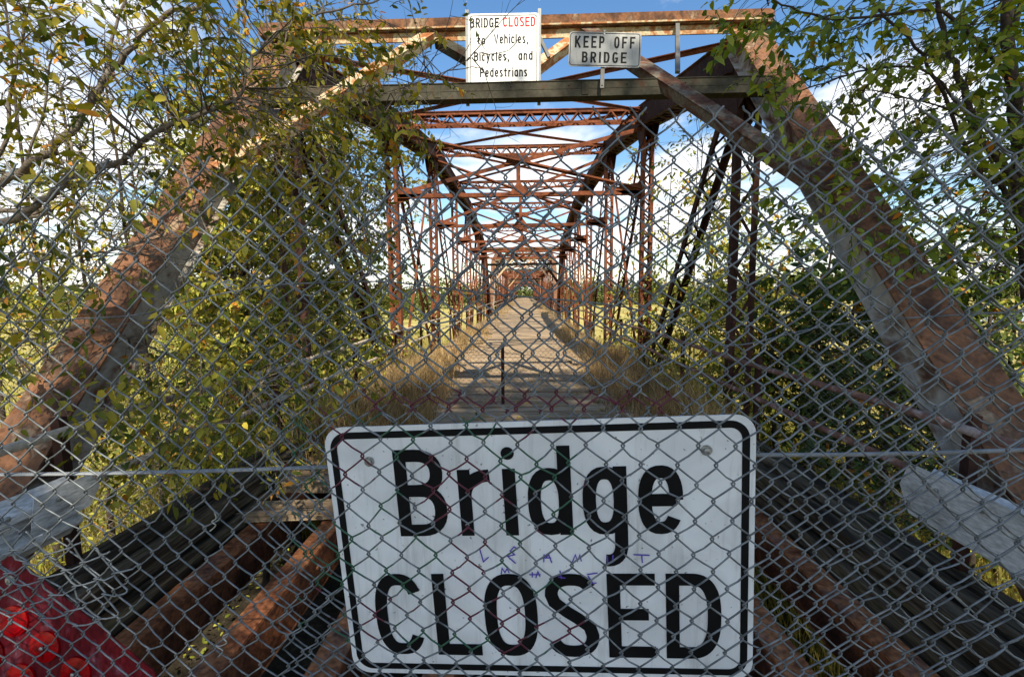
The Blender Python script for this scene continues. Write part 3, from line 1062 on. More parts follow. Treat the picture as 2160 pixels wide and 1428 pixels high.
w2 = {'*': .50, 'I': .14, 'i': .14, 'l': .14, 't': .36, 'r': .34, 's': .40, 'c': .42, ',': .16, 'e': .44, 'o': .46, 'h': .44, 'n': .44, 'd': .44, 'a': .44, 'y': .46, 'V': .56, 'B': .50, 'P': .50}
lay(mb, 'BRIDGE', 992, 1053, 65, 19, .155, w2, .13)
lay(mr, 'CLOSED', 1061, 1128, 64, 19, .155, w2, .13)
lay(mb, 'to', 1007, 1024, 98, 17, .155, w2, .13)
lay(mb, 'Vehicles,', 1042, 1113, 97, 18.5, .155, w2, .13)
lay(mb, 'Bicycles,', 1000, 1073, 131, 18, .155, w2, .13)
lay(mb, 'and', 1093, 1123, 130, 18, .155, w2, .13)
lay(mb, 'Pedestrians', 1012, 1112, 163, 18.5, .155, w2, .13)
mb.build('sign_lettering', M['black'], sg2)
mr.build('red_lettering', M['redtext'], sg2)
for xx in (-.012, wS + .004):
    mb = MB()
    mb.bar(F2(xx, -.05, -.018), F2(xx, hS + .045, -.018), uxS, .034, .022)
    for q in range(9):
        mb.disc(F2(xx, .1 + q * .11, -.008), (0, -1, 0), .005, .003, 6)
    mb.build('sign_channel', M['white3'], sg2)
mb = MB()
mb.bar(at(1139, 82, yS + .05), at(1158, 122, yS + .05), uxS, .03, .05)
mb.build('bracket', M['steelbar'], sg2)

# --- KEEP OFF BRIDGE
yK = 4.78
uK = (at(1352, 66.5, yK) - at(1199, 63.5, yK))
F3 = frame(at(1198.5, 140.5, yK), uK, at(1199, 63, yK) - at(1198.5, 140.5, yK) + Vector((0, .03, 0)))
wK, hK = uK.length, (at(1199, 63, yK) - at(1198.5, 140.5, yK)).length
sg3 = empty('keep_off_sign', F3(wK / 2, 0, 0), 'small grey-white sign reading KEEP OFF BRIDGE above the portal beam', 'sign', 'warning signs')
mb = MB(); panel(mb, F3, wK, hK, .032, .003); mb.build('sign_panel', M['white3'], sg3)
mb = MB()
border(mb, F3, wK, hK, .014, .024, .007, .0012)
wk = {'*': .46, 'I': .16, 'K': .52, ' ': .55}


def layK(s_, x0, x1, yb, hpx):
    h = hpx / 77.0 * hK
    wsum = sum((.62 if c == ' ' else wk.get(c, wk['*']) + .22) for c in s_) - .22
    kx = (x1 - x0) / 153 * wK / (wsum * h)
    x = (x0 - 1198.5) / 153 * wK
    FF = lambda X_, Y2, z_: F3((X_ - x) * kx + x, Y2, z_)
    text(mb, s_, x, (140.5 - yb) / 77 * hK, h, FF, {**wk, ' ': .62}, .155, .22)


layK('KEEP OFF', 1211, 1339, 99, 26)
layK('BRIDGE', 1227, 1322, 131.5, 24)
mb.build('sign_lettering', M['black'], sg3)
mb = MB()
mb.bar(F3(wK * .485, -.20, -.02), F3(wK * .485, .25, -.02), uK, .038, .02)
mb.disc(F3(wK * .485, -.17, -.008), (0, -1, 0), .009, .006, 6)
mb.build('sign_channel', M['steelbar'], sg3)
mb = MB()
mb.disc(F3(wK * .485, hK + .012, -.004), (0, -1, 0), .012, .008, 6)
mb.disc(F3(wK * .485, hK - .02, .001), (0, -1, 0), .009, .005, 6)
mb.build('bolt', M['bolt'], sg3)

# ---------------------------------------------------------------- chain-link fence
_nz = [(random.uniform(2, 9), random.uniform(2, 9), random.uniform(0, 6.3)) for _ in range(6)]


def warp(x, z, k):
    a = 0
    for i, (fx, fz, ph) in enumerate(_nz):
        a += math.sin(fx * x + fz * z + ph + k * 1.7) / (1 + .4 * i)
    return a / 3


def chainlink(x0, x1, top, zbot, F, a=.036, p=.077, r=.0019, amp=.009, jit=.0022, seed=1, n=6, sag=.0022, barb=True, bend=.11, sides=6):
    """woven mesh: every wire is a zigzag hooked into its neighbours; F(x, z, off) puts it in space"""
    rnd = random.Random(seed)
    mb = MB()
    nodes = {}

    def nd(i, j):
        if (i, j) not in nodes:
            kk = 3.6 if rnd.random() < .035 else 1.0
            nodes[(i, j)] = (rnd.gauss(0, jit * kk), rnd.gauss(0, jit * kk))
        dx, dz = nodes[(i, j)]
        x, z = x0 + i * a, zbot + j * p / 2
        return x + dx + amp * warp(x * 1.3, z * 1.1, seed), z + dz + amp * warp(x, z, seed + 5)
    K = int((x1 - x0) / a)
    for k in range(K):
        # contact at the right side (k+1) when j+k even
        J = int((top(x0 + (k + .5) * a) - zbot) / (p / 2))
        J -= (J + 0) % 2
        pts = []
        for j in range(0, J + 1):
            right = (j % 2 == 0) if k % 2 == 0 else (j % 2 == 1)
            i = k + 1 if right else k
            x, z = nd(i, j)
            ov = .0032 if right else -.0032
            last = j == J
            if last:
                pass
            # bend: three points
            dz_ = p / 2 * bend
            s_ = -1 if right else 1
            off_in = r * 1.15 * (1 if right else -1)
            xx = x + ov
            if j > 0:
                pts.append((xx + s_ * a * bend * .55, z - dz_, off_in))
            if last and barb:
                pts.append((xx, z + .002, 0))
                pts.append((xx - s_ * .010, z + .012 + rnd.uniform(-.003, .004), off_in * .5))
                pts.append((xx - s_ * .013, z + .016, -off_in * .6))
                break
            pts.append((xx, z, 0))
            pts.append((xx + s_ * a * bend * .55, z + dz_, -off_in))
            # mid segment, with a slight sag / bow
            if j < J:
                x2, z2 = nd(k if right else k + 1, j + 1)
                bow = rnd.gauss(0, sag) + (.0065 * max(0, min(1, (x - .25) * 1.3)) if right else 0)
                pts.append(((x + x2) / 2 + bow * .4, (z + z2) / 2 - abs(bow) * .7, -off_in))
        mb.tube([F(*q) for q in pts], r, sides)
    return mb


def Ff(back):
    """the fence plane, tilted like the big sign"""
    def f(x, z, o):
        h = z - 1.54
        Y = .937 - .061 * x - .05 * (h + .29) + back + .012 * math.sin(3.1 * x + 1.3 * z + back * 90) + .008 * math.sin(7.3 * x - 4 * z)
        return (x, Y - o, z)
    return f


def lin(pts):
    xs, zs = zip(*pts)
    return lambda x: float(np.interp(x, xs, zs))


def toppx(pts, Yv):
    q = [at(px, py, Yv) for px, py in pts]
    return lin([(v.x, v.z) for v in q])


t1 = toppx([(-200, 342), (0, 338), (480, 350), (700, 362), (1150, 352), (1420, 345), (1530, 305), (1700, 275), (1900, 245), (2160, 235), (2400, 235)], .93)
t2 = toppx([(-200, 330), (540, 335), (660, 308), (810, 296), (1015, 284), (1200, 255), (1340, 235), (1480, 205), (1600, 180), (1850, 170), (2150, 150), (2400, 150)], .93)
f1 = empty('chain_link_fence', (0, .93, .3), 'galvanised chain-link mesh across the whole picture, in front of the large sign', 'fence', 'layers of chain-link mesh')
chainlink(-1.46, 1.34, t1, .30, Ff(-.032), p=.075, seed=3, amp=.008, jit=.0021).build('wire_mesh', M['wire'], f1, smooth=True)
f2 = empty('chain_link_fence', (.4, .98, .3), 'second galvanised chain-link mesh, higher topped, overlapping behind the first and behind the large sign', 'fence', 'layers of chain-link mesh')
chainlink(-.62, 1.40, t2, .30, Ff(.035), a=.0365, p=.079, seed=11, amp=.012, jit=.0022).build('wire_mesh', M['wire'], f2, smooth=True)
# small torn flap lower left
def F4(x, z, o):
    v = at(100, 1090, .93)
    q = Vector((v.x + x * .92 + z * .35, .92 - o + .02 * math.sin(9 * x), v.z - .02 - x * .32 + z * .80))
    return tuple(q)
f4 = empty('torn_mesh_flap', tuple(at(200, 1200, .93)), 'torn corner of chain-link mesh bunched above the red marker board', 'fence flap')
chainlink(-.12, .22, lambda x: .0, -.26, F4, a=.036, p=.074, seed=31, amp=.01, jit=.004, sag=.008).build('wire_mesh', M['wire'], f4, smooth=True)


def wire_obj(name, pxs, Yv, r, label, cat, m=None, grp=None):
    pts = [at(px, py, Yv if not isinstance(Yv, (list, tuple)) else Yv[i]) for i, (px, py) in enumerate(pxs)]
    # smooth by Catmull-Rom
    out = []
    for i in range(len(pts) - 1):
        p0_, p1_, p2_, p3_ = pts[max(i - 1, 0)], pts[i], pts[i + 1], pts[min(i + 2, len(pts) - 1)]
        for s_ in range(5):
            t = s_ / 5
            out.append(.5 * ((2 * p1_) + (-p0_ + p2_) * t + (2 * p0_ - 5 * p1_ + 4 * p2_ - p3_) * t * t + (-p0_ + 3 * p1_ - 3 * p2_ + p3_) * t ** 3))
    out.append(pts[-1])
    mb = MB()
    mb.tube(out, r, 6)
    return tag(mb.build(name, m or M['wire'], None, pts[0], smooth=True), label, cat, grp)


wire_obj('tension_wire', [(-60, 690), (65, 677), (285, 665), (400, 634), (520, 610), (600, 600), (790, 594), (870, 600), (1000, 616), (1100, 626), (1280, 642), (1380, 664), (1480, 712), (1560, 728), (1740, 688), (1960, 668), (2230, 655)],
         .99, .0015, 'thin slack tension wire sagging across the mesh above the large sign', 'wire')
for i_, (pp, lb) in enumerate(((((452, 1080), (456, 1093), (447, 1100), (455, 1108), (443, 1120)), 'bright twisted tie wire on the mesh left of the large sign, upper one'),
                               (((483, 1335), (470, 1343), (478, 1355), (465, 1362), (455, 1362), (470, 1372), (460, 1385)), 'bright twisted tie wire on the mesh left of the large sign, lower one'),
                               (((437, 622), (445, 606), (480, 592), (490, 600), (478, 608), (470, 596), (500, 604)), 'bright bent tie wire hooked on the mesh in front of the left bush'))):
    wire_obj('tie_wire', pp, .90, .0014, lb, 'tie wire', M['bolt'], 'tie wires twisted on the mesh')


def rope(name, p0, p1, label, sagd=.004):
    mb = MB()
    p0, p1 = Vector(p0), Vector(p1)
    L = (p1 - p0).length
    ax = (p1 - p0).normalized()
    s = ax.cross(Z).normalized()
    t = ax.cross(s)
    n = int(L / .0032)
    for k in range(6):
        pts = []
        for i in range(n + 1):
            f = i / n
            an = 2 * math.pi * (f * L / .034 + k / 6)
            pts.append(p0.lerp(p1, f) + (s * math.cos(an) + t * math.sin(an)) * .0031 - Z * sagd * 4 * f * (1 - f))
        mb.tube(pts, .0018, 4)
    return tag(mb.build(name, M['rope'], None, p0, smooth=True), label, 'wire rope', 'twisted steel cable across the fence')


rope('steel_cable', at(-60, 1001, 1.0), at(705, 984, .99), 'twisted steel cable running left from the large sign')
rope('steel_cable', at(1590, 959, .94), at(2220, 946, .90), 'twisted steel cable running right from the large sign')

# ---------------------------------------------------------------- red marker board
yb_ = 1.08
TV = at(16, 1163, yb_)
nB = Vector((0, -1, .12)).normalized()
_r5 = RW @ Vector((330 - 1080, 714 - 1420, -FPX))
e1 = (EYE + _r5 * ((TV - EYE).dot(nB) / _r5.dot(nB)) - TV).normalized()
e1 = (e1 - nB * e1.dot(nB)).normalized()
e2 = nB.cross(e1)                     # points down-left in the board plane
if e2.z > 0: e2 = -e2
sB = .515
F5o = TV
def F5(x, y, z):
    return tuple(F5o + e1 * x + e2 * y + nB * z)
rb = empty('marker_board', F5(sB / 2, sB / 2, 0), 'scuffed dark red diamond board with round red reflectors, lower left behind the mesh', 'marker board')
mb = MB()
o = []
rad = .03
for cx, cy, a in ((sB - rad, sB - rad, 0), (rad, sB - rad, 90), (rad, rad, 180), (sB - rad, rad, 270)):
    o += [(cx + rad * math.cos(R(a + q)), cy + rad * math.sin(R(a + q))) for q in range(0, 91, 15)]
n = len(o)
mb.add([F5(x, y, 0) for x, y in o] + [F5(x, y, -.003) for x, y in o], [tuple(range(n)), tuple(range(n, 2 * n))] + [(i, i + n, (i + 1) % n + n, (i + 1) % n) for i in range(n)])
M['redboard'] = multi('red_board', [(0.30, (.10, .006, .010)), (0.56, (.17, .010, .016)), (0.62, (.22, .05, .065)), (0.67, (.36, .25, .29)), (0.74, (.20, .03, .04))], 5.0, fine=.5, rough=.5, stretch=(2.2, 1, 1.0))
mb.build('board', M['redboard'], rb)
m_, t_, b_ = mat('red_reflector', .12, 0, .6)
g_ = N(t_, 'ShaderNodeNewGeometry')
v_ = N(t_, 'ShaderNodeTexVoronoi', i_Scale=220.0)
t_.links.new(g_.outputs['Position'], v_.inputs['Vector'])
n_ = N(t_, 'ShaderNodeTexNoise', i_Scale=22.0, i_Detail=3.0)
t_.links.new(g_.outputs['Position'], n_.inputs['Vector'])
r_ = ramp(t_, [(.38, (.13, .0, .002)), (.52, (.44, .0, .003)), (.66, (.26, .0, .003)), (.78, (.30, .10, .12))], n_.outputs['Fac'])
t_.links.new(r_.outputs[0], b_.inputs['Base Color'])
bn = N(t_, 'ShaderNodeBump', i_Strength=.2, i_Distance=.001)
t_.links.new(v_.outputs['Distance'], bn.inputs['Height'])
t_.links.new(bn.outputs[0], b_.inputs['Normal'])
b_.inputs['Specular IOR Level'].default_value = .3
b_.inputs['Roughness'].default_value = .25
M['reflector'] = m_
for i in range(3):
    for j in range(3):
        cx, cy = .125 + i * .105, .125 + j * .105
        q = MB()
        q.disc(F5(cx, cy, .0005), nB, .039, .005, 28, .003)
        ro = q.build('reflector', M['reflector'], rb, smooth=False)
        q = MB()
        q.disc(F5(cx, cy, .0105), nB, .005, .003, 8, .002)
        q.build('bolt', M['bolt'], ro)
q = MB()
q.disc(F5(.052, .052, .0005), nB, .013, .002, 16)
q.disc(F5(.052, .052, .0026), nB, .007, .005, 6, .001)
q.build('mounting_bolt', M['bolt'], rb)

# ---------------------------------------------------------------- guard rail pieces
def guard(side, y_end, lab, zc=.42, sh=(-.10, .19), sl_=.75, bentend=False):
    g = empty('guard_rail', (BX + side * 2.2, y_end, 0), lab, 'guard rail', 'galvanised guard rails on both sides')
    prof = [(-.155, 0), (-.13, .02), (-.09, .075), (-.06, .078), (-.015, .0), (.015, .0), (.06, .078), (.09, .075), (.13, .02), (.155, 0)]
    mb = MB()
    ys = [y_end, y_end - .6, y_end - 1.4, y_end - 2.6]
    vs = []
    for y in ys:
        for (z_, o_) in prof:
            vs.append((BX + side * (2.28 - o_), y, zc + z_))
    n = len(prof)
    fs = [(j * n + i, j * n + i + 1, (j + 1) * n + i + 1, (j + 1) * n + i) for j in range(len(ys) - 1) for i in range(n - 1)]
    mb.add(vs, fs)
    b = mb.build('rail_beam', M['galv'], g)
    sm = b.modifiers.new('s', 'SOLIDIFY'); sm.thickness = .004
    mb = MB()
    # flat end shoe folded over the beam end
    c = BX + side * 2.19
    mb.add([(c, y_end + .03, zc + sh[0]), (c, y_end + .10, zc + (sh[0] + sh[1]) / 2), (c, y_end + .05, zc + sh[1]), (c + side * .01, y_end - sl_, zc + sh[1] - .01), (c + side * .01, y_end - sl_ - .03, zc + sh[0] - .01)], [(0, 1, 2, 3, 4)])
    e = mb.build('end_shoe', M['galv'], g)
    sm = e.modifiers.new('s', 'SOLIDIFY'); sm.thickness = .004
    mb = MB()
    for yy, zz in ((y_end - .12, zc + .09), (y_end - .35, zc + .10), (y_end - .62, zc + .02)):
        mb.disc((c - side * .003, yy, zz), (-side, 0, 0), .014, .008, 8, .003)
    mb.build('bolt', M['bolt'], g)
    mb = MB()
    mb.box((BX + side * 2.36, y_end - .9, .0), (.12, .14, .9))
    mb.build('rail_post', M['steelbar'], g)


guard(1, 2.38, 'galvanised guard rail with a scuffed end plate at the right edge', .44, (-.10, .17), .55)
guard(-1, 2.22, 'galvanised guard rail with a bolted end at the left edge', .46, (-.02, .15), .22)

# ---------------------------------------------------------------- mid-distance fences
def Fm(x, z, o):
    return (x, 6.28 + .04 * math.sin(2 * x) - o, z + .035 * math.sin(1.7 * x + 1) - .05 * (abs(x - .0) < 0))
fm = empty('low_mesh_fence', (-.3, 6.3, 0), 'low sagging chain-link fence with one thin post across the deck planks', 'fence')
chainlink(-1.95, 2.0, lambda x: .80 + .10 * math.cos(1.3 * x) * (abs(x) > .3), .03, Fm, a=.036, p=.072, r=.0016, seed=41, amp=.012, sides=3, barb=False).build('wire_mesh', M['wire_far'], fm)
mb = MB()
pb = at(1061, 856, 6.2)
mb.bar((pb.x, 6.2, -.05), (pb.x + .005, 6.2, .86), X, .045, .012)
mb.bar((pb.x, 6.2 + .02, -.05), (pb.x + .005, 6.22, .86), X, .010, .035)
mb.build('fence_post', M['rust_dark'], fm)
mb = MB()
mb.tube([(x, 6.27, .30 + .03 * math.sin(x)) for x in np.linspace(-1.95, 2.0, 12)], .004, 4)
mb.tube([(x, 6.27, .80 + .08 * math.cos(1.3 * x)) for x in np.linspace(-1.95, 2.0, 12)], .003, 4)
mb.build('line_wire', M['wire_far'], fm)

fr_ = empty('side_mesh_fence', (3.9, 4.3, 0), 'fine wire mesh fence outside the right end post, beside the meadow', 'fence')
def Fs(x, z, o):
    return (x, 4.9 - .35 * (x - 3.0) - o, z + .01 * math.sin(3 * x))
chainlink(3.0, 6.4, lambda x: 1.30, -1.0, Fs, a=.036, p=.072, r=.0016, seed=51, amp=.012, sides=3, barb=False).build('wire_mesh', M['wire_far'], fr_)
mb = MB()
mb.tube([Fs(x, 1.31, 0) for x in np.linspace(2.6, 6.4, 8)], .004, 5)
mb.build('line_wire', M['wire_far'], fr_)
mb = MB()
mb.tube([Fs(5.6, -1.2, 0), Fs(5.6, 1.36, 0)], .025, 8)
mb.build('fence_post', M['steelbar'], fr_)

fl_ = empty('side_mesh_fence', (-3.9, 4.2, 0), 'fine wire mesh fence outside the left end post, beside the meadow', 'fence')
def Fs2(x, z, o):
    return (x, 4.6 + .35 * (x + 3.0) - o, z + .01 * math.sin(3 * x))
chainlink(-6.2, -3.1, lambda x: 1.25, -1.0, Fs2, a=.036, p=.072, r=.0016, seed=53, amp=.012, sides=3, barb=False).build('wire_mesh', M['wire_far'], fl_)
mb = MB()
mb.tube([Fs2(x, 1.26, 0) for x in np.linspace(-6.2, -3.0, 8)], .004, 5)
mb.build('line_wire', M['wire_far'], fl_)


# ---------------------------------------------------------------- foliage
def leaf_mesh(name, pos, dirs, nrm, size, tint, matl, parent=None, origin=None, wid=.42, fold=.10, curl=.12):
    """pos (N,3) leaf bases; each leaf is a folded, drooping pointed oval of 4 quads"""
    n = len(pos)
    curl = RNG.uniform(curl * .2, curl * 3.2, n)[:, None]
    d = dirs / np.linalg.norm(dirs, axis=1, keepdims=True)
    nn = nrm - d * np.sum(nrm * d, axis=1, keepdims=True)
    nn /= np.linalg.norm(nn, axis=1, keepdims=True) + 1e-9
    s = np.cross(d, nn)
    L = size[:, None]
    Wd = (size * wid)[:, None]

    def P(f, w_, h_):
        return pos + d * L * f + s * Wd * w_ + nn * L * (h_ - curl * f * f)
    V = np.stack([P(0, 0, 0), P(.30, .48, fold * .7), P(.68, .40, fold * .5), P(1, 0, 0), P(.68, -.40, fold * .5), P(.30, -.48, fold * .7), P(.5, 0, 0)], axis=1)
    V = V.reshape(-1, 3)
    f = np.array([[0, 6, 2, 1], [6, 3, 2, 2], [0, 5, 4, 6], [6, 4, 3, 3]])
    quads = np.array([[0, 1, 2, 6], [0, 6, 4, 5]])
    tris = np.array([[6, 2, 3], [6, 3, 4]])
    base = (np.arange(n) * 7)[:, None, None]
    Q = (quads[None] + base).reshape(-1)
    T = (tris[None] + base).reshape(-1)
    me = bpy.data.meshes.new(name)
    o_ = wloc(parent) if parent is not None else Vector(origin or (0, 0, 0))
    V = V - np.array(o_)
    me.vertices.add(len(V))
    me.vertices.foreach_set('co', V.astype(np.float32).ravel())
    me.loops.add(len(Q) + len(T))
    me.loops.foreach_set('vertex_index', np.concatenate([Q, T]).astype(np.int32))
    me.polygons.add(2 * n + 2 * n)
    ls = np.concatenate([np.arange(2 * n) * 4, 8 * n + np.arange(2 * n) * 3])
    me.polygons.foreach_set('loop_start', ls.astype(np.int32))
    me.update(calc_edges=True)
    me.validate()
    at_ = me.attributes.new('tint', 'FLOAT', 'POINT')
    at_.data.foreach_set('value', np.repeat(tint, 7).astype(np.float32))
    me.materials.append(matl)
    ob = bpy.data.objects.new(name, me)
    COL.objects.link(ob)
    if parent is not None: ob.parent = parent
    elif origin is not None: ob.location = origin
    return ob


def blades(name, pos, h, tint, matl, parent=None, origin=None, w=.006, lean=.35, rng=RNG):
    """grass blades: tapering bent 3-segment strips, (N,3) bases"""
    n = len(pos)
    a = rng.uniform(0, 2 * np.pi, n)
    ln = rng.uniform(.05, lean, n)
    d = np.stack([np.cos(a), np.sin(a), np.zeros(n)], 1)
    s = np.stack([-np.sin(a + rng.normal(0, .8, n)), np.cos(a + rng.normal(0, .8, n)), np.zeros(n)], 1) * w
    h = h[:, None]
    ln = ln[:, None]
    z = np.array([0, 0, 1.0])
    p1 = pos + z * h * .5 + d * h * ln * .3
    p2 = pos + z * h * .95 + d * h * ln
    V = np.stack([pos - s, pos + s, p1 + s * .8, p1 - s * .8, p2], 1).reshape(-1, 3)
    base = (np.arange(n) * 5)[:, None]
    Q = (np.array([[0, 1, 2, 3]]) + base).reshape(-1)
    T = (np.array([[3, 2, 4]]) + base).reshape(-1)
    me = bpy.data.meshes.new(name)
    o_ = wloc(parent) if parent is not None else Vector(origin or (0, 0, 0))
    V = V - np.array(o_)
    me.vertices.add(len(V)); me.vertices.foreach_set('co', V.astype(np.float32).ravel())
    me.loops.add(7 * n); me.loops.foreach_set('vertex_index', np.concatenate([Q, T]).astype(np.int32))
    me.polygons.add(2 * n)
    me.polygons.foreach_set('loop_start', np.concatenate([np.arange(n) * 4, 4 * n + np.arange(n) * 3]).astype(np.int32))
    me.update(calc_edges=True)
    me.validate()
    at_ = me.attributes.new('tint', 'FLOAT', 'POINT')
    at_.data.foreach_set('value', np.repeat(tint, 5).astype(np.float32))
    me.materials.append(matl)
    ob = bpy.data.objects.new(name, me)
    COL.objects.link(ob)
    if parent is not None: ob.parent = parent
    elif origin is not None: ob.location = origin
    return ob


def curve_pts(pts, n=6):
    out = []
    for i in range(len(pts) - 1):
        p0_, p1_, p2_, p3_ = pts[max(i - 1, 0)], pts[i], pts[i + 1], pts[min(i + 2, len(pts) - 1)]
        for s_ in range(n):
            t = s_ / n
            out.append(.5 * ((2 * p1_) + (-p0_ + p2_) * t + (2 * p0_ - 5 * p1_ + 4 * p2_ - p3_) * t * t + (-p0_ + 3 * p1_ - 3 * p2_ + p3_) * t ** 3))
    out.append(pts[-1].copy())
    return out


def rv(s=1.0):
    return Vector((random.gauss(0, s), random.gauss(0, s), random.gauss(0, s)))


def make_tree(name, label, cat, base, limbs, twigs, leafsize, matl, bark, tintmu=.4, tintsd=.25, leaves_per=9, twiglen=.34, group=None, bare=0, droop=.35, connect=.55, wid=.42, twr=.0028):
    """limbs: [(points, r0, r1)], twigs: list of start points.  Twigs join the nearest limb and carry the leaves."""
    t = empty(name, base, label, cat, group)
    tr = MB()
    nodes = []
    for pts, r0, r1 in limbs:
        c = curve_pts([Vector(p) for p in pts], 5)
        n = len(c)
        for i in range(1, n - 1):
            c[i] = c[i] + rv(min(.012, r0 * .3))
        rr = [r0 + (r1 - r0) * (i / (n - 1)) ** .8 for i in range(n)]
        tr.tube(c, rr, 8 if r0 > .02 else 5)
        nodes += [(p, rr[i]) for i, p in enumerate(c)]
    NA = np.array([tuple(p) for p, _ in nodes])
    tr.build('trunk', bark, t, smooth=True)
    tw = MB()
    P, D, Nn, Sz, Ti = [], [], [], [], []
    # bare forking twigs along the limbs
    for _ in range(bare):
        p, r_ = random.choice(nodes)
        d = (rv(1) + Vector((0, 0, .5))).normalized()
        L = random.uniform(.25, .7)
        pts = [p.copy()]
        for k in range(5):
            d = (d + rv(.22)).normalized()
            pts.append(pts[-1] + d * L / 5)
        tw.tube(pts, [.004 * (1 - k / 6) + .0008 for k in range(6)], 3, False)
        for k in (2, 3, 4):
            dd = (d + rv(.7)).normalized()
            q = [pts[k]]
            for m_ in range(3):
                dd = (dd + rv(.2)).normalized()
                q.append(q[-1] + dd * L * .13)
            tw.tube(q, [.002, .0017, .0013, .0008], 3, False)
    clump = {}
    for s in twigs:
        s = Vector(s)
        dist = np.linalg.norm(NA - np.array(s), axis=1)
        j = int(dist.argmin())
        near = Vector(NA[j])
        away = (s - near)
        dl = away.length
        if random.random() < connect and dl < 2.2:
            mid = near.lerp(s, .5) + rv(.06 * dl) + Vector((0, 0, .08 * dl))
            c = [near, near.lerp(mid, .55) + rv(.02 * dl), mid, mid.lerp(s, .5) + rv(.02 * dl), s]
            r0 = min(nodes[j][1] * .7, .003 + .0035 * dl)
            tw.tube(c, [r0, r0 * .8, r0 * .6, r0 * .5, twr], 3, False)
        d = (away.normalized() * .6 if dl > 1e-4 else Vector((0, 0, 0))) + rv(.45) + Vector((0, 0, .10))
        if d.length < 1e-3: d = Vector((0, 0, 1))
        d.normalize()
        L = twiglen * random.uniform(.6, 1.25)
        pts = [s]
        nseg = 5
        for k in range(nseg):
            d = (d + rv(.14) - Vector((0, 0, droop * .12))).normalized()
            pts.append(pts[-1] + d * L / nseg)
        tw.tube(pts, [twr * (1 - .8 * k / nseg) for k in range(nseg + 1)], 3, False)
        ct = random.gauss(tintmu, tintsd * .6)
        nl = max(2, int(leaves_per * random.uniform(.6, 1.3)))
        side = 1
        for k in range(nl):
            f = (k + .5) / nl
            i = min(nseg - 1, int(f * nseg))
            p = pts[i].lerp(pts[i + 1], f * nseg - i)
            ax = (pts[i + 1] - pts[i]).normalized()
            sd = ax.cross(Vector((0, 0, 1)) + rv(.4))
            if sd.length < 1e-3: sd = ax.orthogonal()
            sd.normalize()
            side = -side
            dd = ax * .55 + sd * side * .8 + rv(.25) - Vector((0, 0, droop * random.uniform(.3, 1.4)))
            P.append(tuple(p)); D.append(tuple(dd))
            Nn.append(tuple(Vector((0, 0, 1)) + rv(.55)))
            Sz.append(leafsize * random.uniform(.4, 1.3))
            Ti.append(min(1, max(0, ct + random.gauss(0, tintsd))))
    tw.build('twigs', bark, t)
    c = leaf_mesh('crown', np.array(P), np.array(D), np.array(Nn), np.array(Sz), np.array(Ti), matl, t, wid=wid)
    return t


def grid_points(grid, x0, y0, depthf, per, cell=100):
    """twig starts filling a coarse density grid (one digit per cell)"""
    out = []
    for r_, row in enumerate(grid):
        for c, ch in enumerate(row):
            k = int(ch) if ch != '.' else 0
            m_ = k * per
            m_ = int(m_) + (1 if random.random() < m_ % 1 else 0)
            for _ in range(m_):
                px = x0 + (c + random.random() * 1.15 - .07) * cell
                py = y0 + (r_ + random.random() * 1.15 - .07) * cell
                out.append(at(px, py, depthf(px, py)))
    return out


def L3(pxs, r0, r1):
    return ([at(a, b, c) for a, b, c in pxs], r0, r1)


